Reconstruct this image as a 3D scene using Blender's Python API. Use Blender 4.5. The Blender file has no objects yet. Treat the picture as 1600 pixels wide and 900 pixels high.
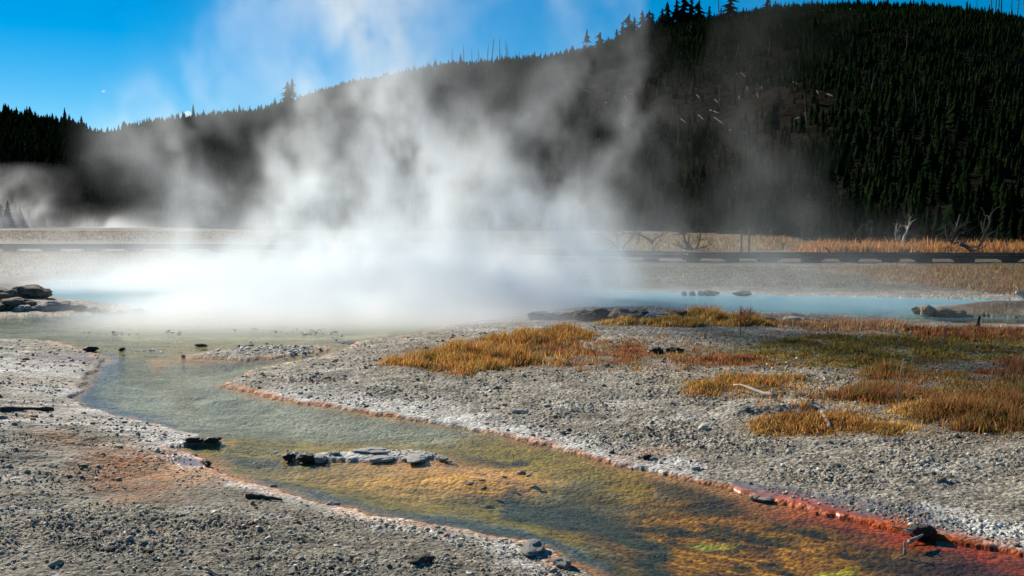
import bpy, math, random
import numpy as np
from mathutils import Vector, Matrix

R = math.radians
rng = np.random.default_rng(7)
random.seed(7)
scene = bpy.context.scene
col = scene.collection

# ------------------------------------------------------------------ camera
F = 1716.0            # focal length in pixels of the 1600 px wide photograph
H = 2.2               # eye height above the water, metres
HOR = 340.0           # image row of the horizon
PITCH = math.atan((450 - HOR) / F)
cam = bpy.data.cameras.new('camera')
cam.sensor_width = 36.0
cam.lens = F / 1600.0 * 36.0
cam.clip_start = 0.1
cam.clip_end = 20000
cam_o = bpy.data.objects.new('camera', cam)
cam_o.location = (0, 0, H)
cam_o.rotation_euler = (R(90) - PITCH, 0, 0)
col.objects.link(cam_o)
scene.camera = cam_o

# ------------------------------------------------------------------ sky, sun, exposure
SUN_AZ = R(-37)       # from the viewing direction towards the left
SUN_EL = R(27)
w = bpy.data.worlds.new('World')
scene.world = w
w.use_nodes = True
nt = w.node_tree
nt.nodes.clear()
sky = nt.nodes.new('ShaderNodeTexSky')
sky.sky_type = 'NISHITA'
sky.sun_disc = False
sky.sun_elevation = SUN_EL
sky.sun_rotation = SUN_AZ
sky.altitude = 2300
sky.air_density = 1.0
sky.dust_density = 0.0
sky.ozone_density = 2.5
hs = nt.nodes.new('ShaderNodeHueSaturation')
hs.inputs['Hue'].default_value = 0.494
hs.inputs['Saturation'].default_value = 1.6
bg = nt.nodes.new('ShaderNodeBackground')
bg.inputs['Strength'].default_value = 0.06
wo = nt.nodes.new('ShaderNodeOutputWorld')
nt.links.new(sky.outputs[0], hs.inputs['Color'])
nt.links.new(hs.outputs[0], bg.inputs['Color'])
nt.links.new(bg.outputs[0], wo.inputs['Surface'])

sl = bpy.data.lights.new('sun', 'SUN')
sl.energy = 5.0
sl.angle = R(0.5)
sl.color = (1.0, 0.93, 0.81)
so = bpy.data.objects.new('sun', sl)
sdir = Vector((math.sin(SUN_AZ) * math.cos(SUN_EL), math.cos(SUN_AZ) * math.cos(SUN_EL), math.sin(SUN_EL)))
so.rotation_euler = sdir.to_track_quat('Z', 'Y').to_euler()
so.location = (-30, 30, 40)
col.objects.link(so)

scene.view_settings.view_transform = 'Standard'
scene.view_settings.look = 'None'
scene.view_settings.exposure = 0.6
scene.view_settings.gamma = 1.0
scene.render.engine = 'CYCLES'
cy = scene.cycles
cy.diffuse_bounces = 2
cy.glossy_bounces = 3
cy.transmission_bounces = 4
cy.transparent_max_bounces = 12
cy.volume_bounces = 16
cy.max_bounces = 16
cy.volume_step_rate = 2.0
cy.volume_max_steps = 256
cy.use_denoising = True
cy.sample_clamp_indirect = 6.0

# ------------------------------------------------------------------ projection helpers
cp, sp = math.cos(PITCH), math.sin(PITCH)


def ray(px, py):
    a = (np.asarray(px, float) - 800.0) / F
    b = (450.0 - np.asarray(py, float)) / F
    return a, cp + b * sp, -sp + b * cp


def at(px, py, z=0.0):
    """point at height z seen at this place of the photograph"""
    dx, dy, dz = ray(px, py)
    t = (z - H) / dz
    return dx * t, dy * t


def at_d(px, py, d):
    dx, dy, dz = ray(px, py)
    t = d / dy
    return dx * t, H + dz * t


def proj(x, y, z):
    zz = z - H
    f = y * cp - zz * sp
    up = y * sp + zz * cp
    return 800 + F * x / f, 450 - F * up / f


# ------------------------------------------------------------------ noise (numpy)
def _h(ix, iy, iz, seed):
    n = (ix.astype(np.int64) * 374761393 + iy.astype(np.int64) * 668265263 + iz * 1274126177 + seed * 974711) & 0xFFFFFFFF
    n = ((n ^ (n >> 13)) * 1274126177) & 0xFFFFFFFF
    n = (n ^ (n >> 16)) & 0xFFFFFFFF
    return n


def hashf(ix, iy, iz=0, seed=0):
    return _h(ix, iy, iz, seed).astype(np.float64) / 4294967295.0


def noise2(x, y, seed=0):
    x = np.asarray(x, float); y = np.asarray(y, float)
    ix = np.floor(x); iy = np.floor(y)
    fx = x - ix; fy = y - iy
    ix = ix.astype(np.int64); iy = iy.astype(np.int64)
    ux = fx * fx * fx * (fx * (fx * 6 - 15) + 10); uy = fy * fy * fy * (fy * (fy * 6 - 15) + 10)

    def g(a, b):
        an = hashf(ix + a, iy + b, 0, seed) * 6.2831853
        return np.cos(an) * (fx - a) + np.sin(an) * (fy - b)
    n0 = g(0, 0) + (g(1, 0) - g(0, 0)) * ux
    n1 = g(0, 1) + (g(1, 1) - g(0, 1)) * ux
    return (n0 + (n1 - n0) * uy) * 1.5


def fbm2(x, y, oct=4, seed=0, gain=0.5):
    s = 0; a = 1.0; t = 0
    for i in range(oct):
        s = s + a * noise2(x * 2.03 ** i + 17.1 * i, y * 2.03 ** i - 9.7 * i, seed + i)
        t += a; a *= gain
    return s / t


def noise3(x, y, z, seed=0):
    ix = np.floor(x); iy = np.floor(y); iz = np.floor(z)
    fx = x - ix; fy = y - iy; fz = z - iz
    ix = ix.astype(np.int64); iy = iy.astype(np.int64); iz = iz.astype(np.int64)
    u = fx * fx * (3 - 2 * fx); v = fy * fy * (3 - 2 * fy); wv = fz * fz * (3 - 2 * fz)
    r = 0
    for a in (0, 1):
        for b in (0, 1):
            for c in (0, 1):
                r = r + hashf(ix + a, iy + b, iz + c, seed) * (u if a else 1 - u) * (v if b else 1 - v) * (wv if c else 1 - wv)
    return r * 2 - 1


def fbm3(x, y, z, oct=4, seed=0, gain=0.5):
    s = 0; a = 1.0; t = 0
    for i in range(oct):
        s = s + a * noise3(x * 2.02 ** i + 3.1 * i, y * 2.02 ** i + 7.7 * i, z * 2.02 ** i - 5.3 * i, seed + i)
        t += a; a *= gain
    return s / t


def cells(x, y, seed=0):
    """distance to the nearest scattered point, and a random number of that point"""
    ix = np.floor(x).astype(np.int64); iy = np.floor(y).astype(np.int64)
    best = np.full(x.shape, 9.0); rid = np.zeros(x.shape)
    for a in (-1, 0, 1):
        for b in (-1, 0, 1):
            jx = ix + a; jy = iy + b
            qx = jx + hashf(jx, jy, 1, seed); qy = jy + hashf(jx, jy, 2, seed)
            d = (x - qx) ** 2 + (y - qy) ** 2
            m = d < best
            best = np.where(m, d, best)
            rid = np.where(m, hashf(jx, jy, 3, seed), rid)
    return np.sqrt(best), rid


def ss(a, b, x):
    t = np.clip((x - a) / (b - a), 0, 1)
    return t * t * (3 - 2 * t)


# ------------------------------------------------------------------ object helpers
def tag(o, label=None, cat=None, group=None, kind=None):
    if label: o['label'] = label
    if cat: o['category'] = cat
    if group: o['group'] = group
    if kind: o['kind'] = kind
    return o


def link(name, me, parent=None, loc=None):
    o = bpy.data.objects.new(name, me)
    col.objects.link(o)
    if parent: o.parent = parent
    if loc is not None: o.location = loc
    return o


def empty(name, loc):
    o = bpy.data.objects.new(name, None)
    o.empty_display_size = 0.2
    o.location = loc
    col.objects.link(o)
    return o


def mesh_np(name, V, faces_flat, loop_tot, mats=(), smooth=False, mat_idx=None, attrs=None):
    """quick mesh from arrays: faces_flat loop vertex ids, loop_tot sides per face"""
    me = bpy.data.meshes.new(name)
    V = np.asarray(V, np.float32); faces_flat = np.asarray(faces_flat, np.int32); loop_tot = np.asarray(loop_tot, np.int32)
    me.vertices.add(len(V)); me.vertices.foreach_set('co', V.ravel())
    if len(loop_tot):
        me.loops.add(len(faces_flat)); me.loops.foreach_set('vertex_index', faces_flat)
        me.polygons.add(len(loop_tot))
        st = np.concatenate(([0], np.cumsum(loop_tot)[:-1])).astype(np.int32)
        me.polygons.foreach_set('loop_start', st)
        me.polygons.foreach_set('loop_total', loop_tot)
        if smooth: me.polygons.foreach_set('use_smooth', np.ones(len(loop_tot), bool))
        if mat_idx is not None: me.polygons.foreach_set('material_index', np.asarray(mat_idx, np.int32))
    for m in mats: me.materials.append(m)
    for k, a in (attrs or {}).items():
        a = np.asarray(a, np.float32)
        if a.ndim == 2:
            at_ = me.attributes.new(k, 'FLOAT_COLOR', 'POINT')
            at_.data.foreach_set('color', np.concatenate([a, np.ones((len(a), 1), np.float32)], 1).ravel())
        else:
            at_ = me.attributes.new(k, 'FLOAT', 'POINT')
            at_.data.foreach_set('value', a)
    me.update(calc_edges=True)
    return me


class MB:
    def __init__(s): s.v = []; s.f = []; s.m = []; s.n = 0

    def add(s, V, Fs, mi=0):
        V = [tuple(map(float, p)) for p in V]
        s.v += V; s.f += [tuple(i + s.n for i in f) for f in Fs]; s.m += [mi] * len(Fs); s.n += len(V)

    def box(s, c, d, rz=0, mi=0):
        x, y, z = d[0] / 2, d[1] / 2, d[2] / 2
        V = [(-x, -y, -z), (x, -y, -z), (x, y, -z), (-x, y, -z), (-x, -y, z), (x, -y, z), (x, y, z), (-x, y, z)]
        cz, sz = math.cos(rz), math.sin(rz)
        V = [(c[0] + a * cz - b * sz, c[1] + a * sz + b * cz, c[2] + e) for a, b, e in V]
        s.add(V, [(0, 3, 2, 1), (4, 5, 6, 7), (0, 1, 5, 4), (1, 2, 6, 5), (2, 3, 7, 6), (3, 0, 4, 7)], mi)

    def tube(s, pts, rad, n=6, mi=0):
        pts = [Vector(p) for p in pts]
        V = []
        for i, p in enumerate(pts):
            t = (pts[min(i + 1, len(pts) - 1)] - pts[max(i - 1, 0)]).normalized()
            a = t.cross(Vector((0.31, 0.2, 0.93))).normalized(); b = t.cross(a)
            for k in range(n):
                an = k * 2 * math.pi / n
                V.append(p + (a * math.cos(an) + b * math.sin(an)) * rad[i])
        Fs = []
        for i in range(len(pts) - 1):
            for k in range(n):
                k2 = (k + 1) % n
                Fs.append((i * n + k, i * n + k2, (i + 1) * n + k2, (i + 1) * n + k))
        Fs.append(tuple(range(n))[::-1]); Fs.append(tuple(range((len(pts) - 1) * n, len(pts) * n)))
        s.add(V, Fs, mi)

    def build(s, name, mats, parent=None, smooth=False):
        me = bpy.data.meshes.new(name)
        me.from_pydata(s.v, [], s.f)
        for m in (mats if isinstance(mats, (list, tuple)) else [mats]): me.materials.append(m)
        me.polygons.foreach_set('material_index', s.m)
        if smooth: me.polygons.foreach_set('use_smooth', [True] * len(s.f))
        me.update()
        return link(name, me, parent)


# ------------------------------------------------------------------ materials
def new_mat(name):
    m = bpy.data.materials.new(name); m.use_nodes = True
    n = m.node_tree; n.nodes.clear()
    out = n.nodes.new('ShaderNodeOutputMaterial')
    return m, n, out


def nd(n, t, **kw):
    x = n.nodes.new(t)
    for k, v in kw.items():
        if k in x.inputs: x.inputs[k].default_value = v
        else: setattr(x, k, v)
    return x


def noisy_mat(name, c1, c2, scale=5.0, rough=0.9, bump=0.3, stretch=(1, 1, 1), bdist=0.02, detail=6, per_object=0.0, spec=0.25):
    m, n, out = new_mat(name)
    tc = nd(n, 'ShaderNodeTexCoord'); mp = nd(n, 'ShaderNodeMapping'); mp.inputs['Scale'].default_value = stretch
    no = nd(n, 'ShaderNodeTexNoise', Scale=scale, Detail=detail, Roughness=0.65)
    cr = nd(n, 'ShaderNodeValToRGB')
    cr.color_ramp.elements[0].position = 0.32; cr.color_ramp.elements[0].color = (*c1, 1)
    cr.color_ramp.elements[1].position = 0.68; cr.color_ramp.elements[1].color = (*c2, 1)
    b = nd(n, 'ShaderNodeBsdfPrincipled', Roughness=rough)
    b.inputs['Specular IOR Level'].default_value = spec
    bp = nd(n, 'ShaderNodeBump', Strength=bump, Distance=bdist)
    L = n.links.new
    L(tc.outputs['Object'], mp.inputs[0]); L(mp.outputs[0], no.inputs['Vector']); L(no.outputs['Fac'], cr.inputs[0])
    src = cr.outputs[0]
    if per_object:
        oi = nd(n, 'ShaderNodeObjectInfo'); mr = nd(n, 'ShaderNodeMapRange')
        mr.inputs['To Min'].default_value = 1 - per_object; mr.inputs['To Max'].default_value = 1 + per_object
        L(oi.outputs['Random'], mr.inputs[0])
        hv = nd(n, 'ShaderNodeHueSaturation'); L(mr.outputs[0], hv.inputs['Value']); L(src, hv.inputs['Color']); src = hv.outputs[0]
    L(src, b.inputs['Base Color']); L(no.outputs['Fac'], bp.inputs['Height']); L(bp.outputs[0], b.inputs['Normal'])
    L(b.outputs[0], out.inputs[0])
    return m


def attr_mat(name, rough=0.9, translucent=0.0, bump=0.0, bscale=60.0, wet=False):
    m, n, out = new_mat(name)
    a = nd(n, 'ShaderNodeAttribute', attribute_name='col')
    b = nd(n, 'ShaderNodeBsdfPrincipled', Roughness=rough)
    b.inputs['Specular IOR Level'].default_value = 0.2
    L = n.links.new
    L(a.outputs['Color'], b.inputs['Base Color'])
    if bump:
        tc = nd(n, 'ShaderNodeTexCoord')
        n1 = nd(n, 'ShaderNodeTexNoise', Scale=bscale, Detail=5.0, Roughness=0.7)
        v1 = nd(n, 'ShaderNodeTexVoronoi', Scale=bscale * 0.6)
        ad = nd(n, 'ShaderNodeMath', operation='SUBTRACT')
        bp = nd(n, 'ShaderNodeBump', Strength=bump, Distance=0.02)
        L(tc.outputs['Object'], n1.inputs['Vector']); L(tc.outputs['Object'], v1.inputs['Vector'])
        L(n1.outputs['Fac'], ad.inputs[0]); L(v1.outputs['Distance'], ad.inputs[1])
        L(ad.outputs[0], bp.inputs['Height']); L(bp.outputs[0], b.inputs['Normal'])
        # pebble by pebble tint
        hv = nd(n, 'ShaderNodeMapRange'); hv.inputs['To Min'].default_value = 0.72; hv.inputs['To Max'].default_value = 1.28
        v2 = nd(n, 'ShaderNodeTexVoronoi', Scale=bscale * 0.6)
        L(tc.outputs['Object'], v2.inputs['Vector'])
        sx = nd(n, 'ShaderNodeSeparateColor'); L(v2.outputs['Color'], sx.inputs[0]); L(sx.outputs[0], hv.inputs[0])
        mx = nd(n, 'ShaderNodeVectorMath', operation='SCALE'); L(a.outputs['Color'], mx.inputs[0]); L(hv.outputs[0], mx.inputs['Scale'])
        n3 = nd(n, 'ShaderNodeTexNoise', Scale=2.2, Detail=7.0, Roughness=0.75); L(tc.outputs['Object'], n3.inputs['Vector'])
        m3 = nd(n, 'ShaderNodeMapRange'); m3.inputs['From Min'].default_value = .3; m3.inputs['From Max'].default_value = .7
        m3.inputs['To Min'].default_value = .55; m3.inputs['To Max'].default_value = 1.4; L(n3.outputs['Fac'], m3.inputs[0])
        mx3 = nd(n, 'ShaderNodeVectorMath', operation='SCALE'); L(mx.outputs[0], mx3.inputs[0]); L(m3.outputs[0], mx3.inputs['Scale'])
        L(mx3.outputs[0], b.inputs['Base Color'])
        if wet:
            wa = nd(n, 'ShaderNodeAttribute', attribute_name='wet')
            mr = nd(n, 'ShaderNodeMapRange'); mr.inputs['To Min'].default_value = rough; mr.inputs['To Max'].default_value = 0.22
            L(wa.outputs['Fac'], mr.inputs[0]); L(mr.outputs[0], b.inputs['Roughness'])
            ms = nd(n, 'ShaderNodeMapRange'); ms.inputs['To Min'].default_value = bump; ms.inputs['To Max'].default_value = 0.08
            L(wa.outputs['Fac'], ms.inputs[0]); L(ms.outputs[0], bp.inputs['Strength'])
            sp_ = nd(n, 'ShaderNodeMapRange'); sp_.inputs['To Min'].default_value = 0.2; sp_.inputs['To Max'].default_value = 0.5
            L(wa.outputs['Fac'], sp_.inputs[0]); L(sp_.outputs[0], b.inputs['Specular IOR Level'])
    if translucent:
        t = nd(n, 'ShaderNodeBsdfTranslucent'); L(a.outputs['Color'], t.inputs['Color'])
        mx2 = nd(n, 'ShaderNodeMixShader'); mx2.inputs[0].default_value = translucent
        L(b.outputs[0], mx2.inputs[1]); L(t.outputs[0], mx2.inputs[2]); L(mx2.outputs[0], out.inputs[0])
    else:
        L(b.outputs[0], out.inputs[0])
    return m


M_ground = attr_mat('sinter_ground', 0.92, bump=0.9, bscale=45.0, wet=True)
M_gravel = attr_mat('gravel_stone', 0.9)
M_grass = attr_mat('dry_grass', 0.7, translucent=0.5)
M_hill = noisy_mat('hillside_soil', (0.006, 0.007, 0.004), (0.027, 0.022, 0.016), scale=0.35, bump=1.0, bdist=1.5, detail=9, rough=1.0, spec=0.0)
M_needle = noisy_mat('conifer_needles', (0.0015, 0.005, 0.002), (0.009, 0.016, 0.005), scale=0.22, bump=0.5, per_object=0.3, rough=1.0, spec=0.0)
M_bark = noisy_mat('conifer_bark', (0.05, 0.04, 0.03), (0.11, 0.09, 0.07), scale=8, stretch=(1, 1, 0.2))
M_dead = noisy_mat('weathered_deadwood', (0.02, 0.018, 0.016), (0.09, 0.08, 0.07), scale=9, stretch=(1, 1, 0.3), per_object=0.2)
M_silver = noisy_mat('silvered_log', (0.35, 0.31, 0.27), (0.6, 0.55, 0.48), scale=6, per_object=0.25)
M_drift = noisy_mat('bleached_driftwood', (0.20, 0.165, 0.13), (0.46, 0.40, 0.33), scale=20, stretch=(0.3, 1, 1))
M_darkwood = noisy_mat('wet_dark_wood', (0.03, 0.025, 0.02), (0.09, 0.075, 0.06), scale=20)
M_plank = noisy_mat('boardwalk_planks', (0.06, 0.05, 0.04), (0.13, 0.11, 0.09), scale=3, stretch=(3, 0.5, 1))
M_beam = noisy_mat('boardwalk_timber', (0.025, 0.021, 0.018), (0.06, 0.05, 0.042), scale=4)
M_rockd = noisy_mat('dark_sinter_rock', (0.035, 0.03, 0.025), (0.24, 0.20, 0.15), scale=3, bump=1.0, bdist=0.05, per_object=0.25)
M_rockg = noisy_mat('grey_sinter_rock', (0.25, 0.235, 0.21), (0.60, 0.57, 0.52), scale=10, bump=1.0, bdist=0.03, per_object=0.2)
M_rockt = noisy_mat('tan_sinter_mound', (0.20, 0.15, 0.10), (0.42, 0.33, 0.22), scale=6, bump=0.8, bdist=0.05)
M_slab = noisy_mat('pale_tan_slab', (0.24, 0.20, 0.15), (0.46, 0.40, 0.31), scale=9, bump=1.0, bdist=0.03)
M_crust = noisy_mat('pale_salt_crust', (0.34, 0.32, 0.28), (0.76, 0.73, 0.68), scale=16, bump=1.0, bdist=0.02)
M_rockb = noisy_mat('black_wet_stone', (0.018, 0.015, 0.012), (0.07, 0.055, 0.04), scale=12, rough=0.55, bump=0.8, bdist=0.02)
M_cloud, n, out = new_mat('cloud_vapour')
v_ = nd(n, 'ShaderNodeVolumePrincipled'); v_.inputs['Color'].default_value = (.99, .99, .99, 1); v_.inputs['Density'].default_value = .05; v_.inputs['Anisotropy'].default_value = .3
n.links.new(v_.outputs[0], out.inputs['Volume'])

# ------------------------------------------------------------------ the shoreline
def chaikin(P, it=1):
    P = np.asarray(P, float)
    for _ in range(it):
        Q = np.roll(P, -1, 0)
        P = np.stack([P * 0.75 + Q * 0.25, P * 0.25 + Q * 0.75], 1).reshape(-1, 2)
    return P


WATER_PX = [
    (1760, 908), (1600, 869), (1500, 850), (1430, 838), (1340, 815), (1260, 796), (1200, 785), (1130, 761), (1000, 735), (910, 712),
    (830, 690), (760, 675), (640, 655), (500, 634), (400, 616), (352, 605), (348, 602), (365, 592), (400, 577), (460, 566), (520, 554),
    (545, 545), (560, 533), (650, 523), (690, 515), (700, 508), (760, 501), (830, 496), (838, 490), (900, 489), (1000, 490),
    (1100, 492), (1200, 494), (1300, 497), (1400, 501), (1480, 505), (1560, 507), (1640, 507), (1720, 500), (1600, 496), (1500, 494),
    (1440, 493), (1424, 486), (1480, 477), (1600, 473), (1700, 470), (1600, 468), (1500, 468), (1420, 466), (1330, 464), (1250, 463),
    (1150, 459), (1050, 457), (950, 455), (800, 450), (600, 445), (400, 440), (200, 438), (60, 440), (72, 452), (70, 462),
    (120, 471), (200, 481), (234, 486), (200, 489), (100, 494), (0, 498), (-150, 501), (-300, 505), (-300, 532), (-100, 531), (0, 529),
    (80, 533), (120, 545), (158, 556), (164, 566), (135, 588), (128, 600), (123, 612), (108, 625), (130, 636), (190, 652), (260, 668),
    (320, 683), (345, 688), (342, 693), (282, 694), (268, 704), (332, 716), (322, 728), (345, 742), (400, 757), (480, 781), (560, 800),
    (650, 816), (740, 831), (800, 841), (850, 852), (890, 877), (930, 900), (1000, 945), (1080, 1010), (1760, 1010)]
ISL_PX = [
    [(285, 558), (330, 549), (420, 541), (500, 541), (525, 546), (470, 553), (420, 560), (350, 562)],
    [(445, 713), (520, 708), (600, 703), (680, 709), (694, 716), (640, 720), (560, 721), (460, 720)],
]


def to_ground(P):
    P = np.asarray(P, float)
    x, y = at(P[:, 0], P[:, 1])
    return np.stack([x, y], 1)


WATER = to_ground(chaikin(WATER_PX, 1))
ISLES = [to_ground(chaikin(p, 1)) for p in ISL_PX]


def sdf(X, Y, P):
    """signed distance to a polygon, negative inside"""
    X = np.asarray(X, np.float32); Y = np.asarray(Y, np.float32)
    d2 = np.full(X.shape, 1e9, np.float32); inside = np.zeros(X.shape, bool)
    n = len(P)
    for i in range(n):
        ax, ay = np.float32(P[i, 0]), np.float32(P[i, 1]); bx, by = np.float32(P[(i + 1) % n, 0]), np.float32(P[(i + 1) % n, 1])
        ex, ey = bx - ax, by - ay
        L2 = ex * ex + ey * ey
        if L2 < 1e-10: continue
        wx = X - ax; wy = Y - ay
        t = np.clip((wx * ex + wy * ey) / L2, 0, 1)
        qx = wx - ex * t; qy = wy - ey * t
        d2 = np.minimum(d2, qx * qx + qy * qy)
        if ay != by:
            c = ((ay > Y) != (by > Y)) & (X < ex * (Y - ay) / ey + ax)
            inside ^= c
    d = np.sqrt(d2)
    return np.where(inside, -d, d)


def shore(X, Y):
    """distance from the water's edge: positive on land, negative in the water (edges made ragged by noise)"""
    k = np.clip(Y / 12.0, 0.5, 2.0)
    wx = X + (0.10 * fbm2(X * 2.2, Y * 2.2, 3, 11) + 0.035 * noise2(X * 14, Y * 14, 15)) * k
    wy = Y + (0.16 * fbm2(X * 2.2, Y * 2.2, 3, 21) + 0.05 * noise2(X * 14, Y * 14, 25)) * k
    d = sdf(wx, wy, WATER)
    for P in ISLES:
        d = np.maximum(d, -sdf(wx, wy, P))
    return d


def pixel_blob(px, py, e):
    return np.exp(-((px - e[0]) / e[2]) ** 2 - ((py - e[1]) / e[3]) ** 2)


def height(X, Y, d=None, fine=True):
    X = np.asarray(X, float); Y = np.asarray(Y, float)
    if d is None: d = shore(X, Y)
    px, py = proj(X, Y, np.zeros_like(X))
    land = 0.022 * ss(0.0, 0.05, d) + 0.025 * ss(0.05, 0.5, d) + 0.075 * ss(0.3, 2.5, d)
    land = land + ss(0.15, 1.2, d) * (0.055 * fbm2(X * 0.7, Y * 0.7, 4, 31) + 0.03 * fbm2(X * 2.5, Y * 2.5, 3, 33))
    tn_ = (fbm2(X * 0.55, Y * 1.5, 4, 37) + .5) * 5
    fl = np.floor(tn_)
    land = land + ss(.2, .9, d) * (1 - ss(12, 20, Y)) * 0.016 * (fl + ss(.42, .58, tn_ - fl) - 2.5) * np.where(px < 800, .3 + .7 * ss(780, 720, py), .35)
    # raised lip of the pool on the right, the flat slab on the right bank and the ridge behind the mound
    land = land + 0.17 * pixel_blob(px, py, (980, 496, 170, 7)) + 0.07 * pixel_blob(px, py, (1250, 501, 200, 6))
    rs = np.hypot((px - 1195) / 92, (py - 654) / 17) + 0.25 * fbm2(X * 3, Y * 3, 3, 35)
    land = land + 0.08 * (1 - ss(0.55, 1.0, rs)) * ss(1085, 1160, px)
    land = land + 0.17 * pixel_blob(px, py, (1570, 487, 90, 5)) + 0.12 * pixel_blob(px, py, (60, 480, 120, 8))
    land = land + 0.05 * ss(36, 48, Y) * (1 + 0.6 * fbm2(X * 0.05, Y * 0.05, 3, 41))
    water = -0.015 - 0.10 * ss(0, 0.9, -d) - 0.10 * ss(0.6, 2.0, -d) - 0.5 * ss(23.5, 26, Y) * ss(0.2, 2.5, -d)
    sand = pixel_blob(px, py, (700, 740, 170, 18))
    sand = np.maximum(sand, np.exp(-((py - 530) / 16) ** 2))
    water = water * (1 - 0.75 * sand) + ss(0.05, 0.4, -d) * 0.02 * fbm2(X * 3, Y * 6, 3, 51)
    if fine:
        near = 1 - ss(14, 30, Y)
        c1, r1 = cells(X * 17, Y * 17, 3); c2, r2 = cells(X * 38, Y * 38, 5)
        rough = np.clip(0.6 + 1.2 * fbm2(X * 0.9, Y * 0.9, 3, 61), 0.06, 1.4) * (1 - .7 * (1 - ss(0.8, 1.1, rs))) * (1 - .55 * ss(720, 660, py) * ss(400, 300, px))
        g = rough * near * (0.017 * (r1 > 0.45) * r1 * np.clip(1 - 1.6 * c1, 0, 1) + 0.019 * r2 * np.clip(1 - 1.5 * c2, 0, 1) + 0.014 * fbm2(X * 7, Y * 7, 3, 63))
        land = land + ss(0.02, 0.35, d) * g
        land = land + (1 - near) * ss(0.1, 1, d) * 0.03 * fbm2(X * 2.0, Y * 1.2, 4, 66)
    land = np.maximum(land, 0.012 * ss(-0.01, 0.03, d))
    return np.where(d > 0, land, np.minimum(water, -0.006))


def ground(px, py, n=4):
    px = np.atleast_1d(np.asarray(px, float)); py = np.atleast_1d(np.asarray(py, float))
    z = np.zeros_like(px)
    for _ in range(n):
        x, y = at(px, py, z)
        z = 0.5 * z + 0.5 * np.maximum(height(x, y, fine=False), 0) if _ else np.maximum(height(x, y, fine=False), 0)
    x, y = at(px, py, z)
    return x, y, np.maximum(height(x, y, fine=False), 0.0)


def g1(px, py):
    x, y, z = ground(px, py)
    return float(x[0]), float(y[0]), float(z[0])


# ------------------------------------------------------------------ ground sheet
def fan(us, ys):
    U, Y = np.meshgrid(us, ys)
    return (U * Y), Y


def grid_faces(nr, nc):
    i = np.arange(nr * nc).reshape(nr, nc)
    q = np.stack([i[:-1, :-1], i[:-1, 1:], i[1:, 1:], i[1:, :-1]], -1).reshape(-1, 4)
    return q


us = np.concatenate([np.linspace(-2.2, -0.56, 110)[:-1], np.linspace(-0.55, 0.55, 1300), np.linspace(0.56, 2.2, 110)[1:]])
rows_px = np.linspace(965, 349, 640)
ys = np.concatenate([np.linspace(1.5, at(800, 966)[1], 60)[:-1], at(np.full(640, 800.0), rows_px)[1], np.array([500.0, 700.0, 950.0])])
X, Y = fan(us, ys)
D = shore(X, Y)
Z = height(X, Y, D)
PX, PY = proj(X, Y, np.zeros_like(X))
# tiny wobble of the painting coordinates so that no patch has a clean border
wob = fbm2(X * 1.6, Y * 1.6, 4, 71); wob2 = fbm2(X * 1.6 + 50, Y * 1.6, 4, 73)
k = 260.0 / np.clip(Y, 4, 60)
QX = PX + wob * k * 1.6; QY = PY + wob2 * k * 0.55


def mixc(C, c, a):
    a = np.clip(a, 0, 1)[..., None]
    return C * (1 - a) + np.asarray(c, float) * a


def blob(cx, cy, rx, ry, soft=0.6):
    r = np.sqrt(((QX - cx) / rx) ** 2 + ((QY - cy) / ry) ** 2)
    return 1 - ss(1 - soft, 1 + soft, r)


def stroke(pts, wid, soft=0.6):
    best = np.full(QX.shape, 1e9)
    for i in range(len(pts) - 1):
        ax, ay = pts[i]; bx, by = pts[i + 1]
        ex, ey = bx - ax, by - ay
        t = np.clip(((QX - ax) * ex + (QY - ay) * ey) / (ex * ex + ey * ey), 0, 1)
        best = np.minimum(best, np.hypot(QX - ax - ex * t, (QY - ay - ey * t)))
    return 1 - ss(wid * (1 - soft), wid * (1 + soft), best)


n_lo = fbm2(X * 0.8, Y * 0.8, 4, 81); n_mid = fbm2(X * 3.1, Y * 3.1, 4, 83); n_hi = fbm2(X * 17, Y * 17, 3, 85)
n_str = fbm2(X * 1.1, Y * 4.5, 4, 87)
C = np.empty(X.shape + (3,)); C[:] = (0.30, 0.265, 0.205)
_, cr1 = cells(X * 38, Y * 38, 5)
C *= (1 + 0.35 * n_mid + 0.6 * n_hi)[..., None] * (0.45 + 1.1 * cr1)[..., None]
C = mixc(C, (0.20, 0.165, 0.12), ss(0.05, 0.5, n_lo) * 0.45)
C = mixc(C, (0.46, 0.45, 0.42), ss(0.15, 0.6, n_mid + 0.5 * n_hi) * 0.55)
left = ss(30, -60, PX - (120 + (PY - 560) * 1.9)) * (PY > 535)          # the bank on the near left
left = np.clip(left, 0, 1)
C = mixc(C, (0.20, 0.18, 0.135), left * 0.75 * (0.75 + 0.6 * n_mid))
# white salt crust
crust = np.zeros_like(X)
crust = np.maximum(crust, stroke([(420, 628), (640, 650), (800, 682), (930, 715), (1060, 740)], 17, 0.9) * (0.5 + 0.6 * n_mid + 0.5 * n_hi))
crust = np.maximum(crust, stroke([(0, 585), (110, 600), (130, 632), (240, 660), (300, 690), (240, 700)], 22, 0.9) * (0.55 + 0.8 * n_str))
crust = np.maximum(crust, stroke([(0, 665), (150, 655), (280, 690)], 12, 0.9) * (0.4 + 0.8 * n_str))
crust = np.maximum(crust, stroke([(1440, 812), (1530, 830), (1640, 850)], 14, 0.8) * (0.7 + 0.7 * n_mid))
crust = np.maximum(crust, stroke([(360, 755), (450, 782), (620, 812)], 12, 0.9) * (0.6 + 0.6 * n_mid))
crust = np.maximum(crust, stroke([(780, 870), (860, 890)], 25, 0.8) * (0.4 + 0.9 * n_mid))
C = mixc(C, (0.70, 0.68, 0.64), crust * (D > 0))
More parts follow.
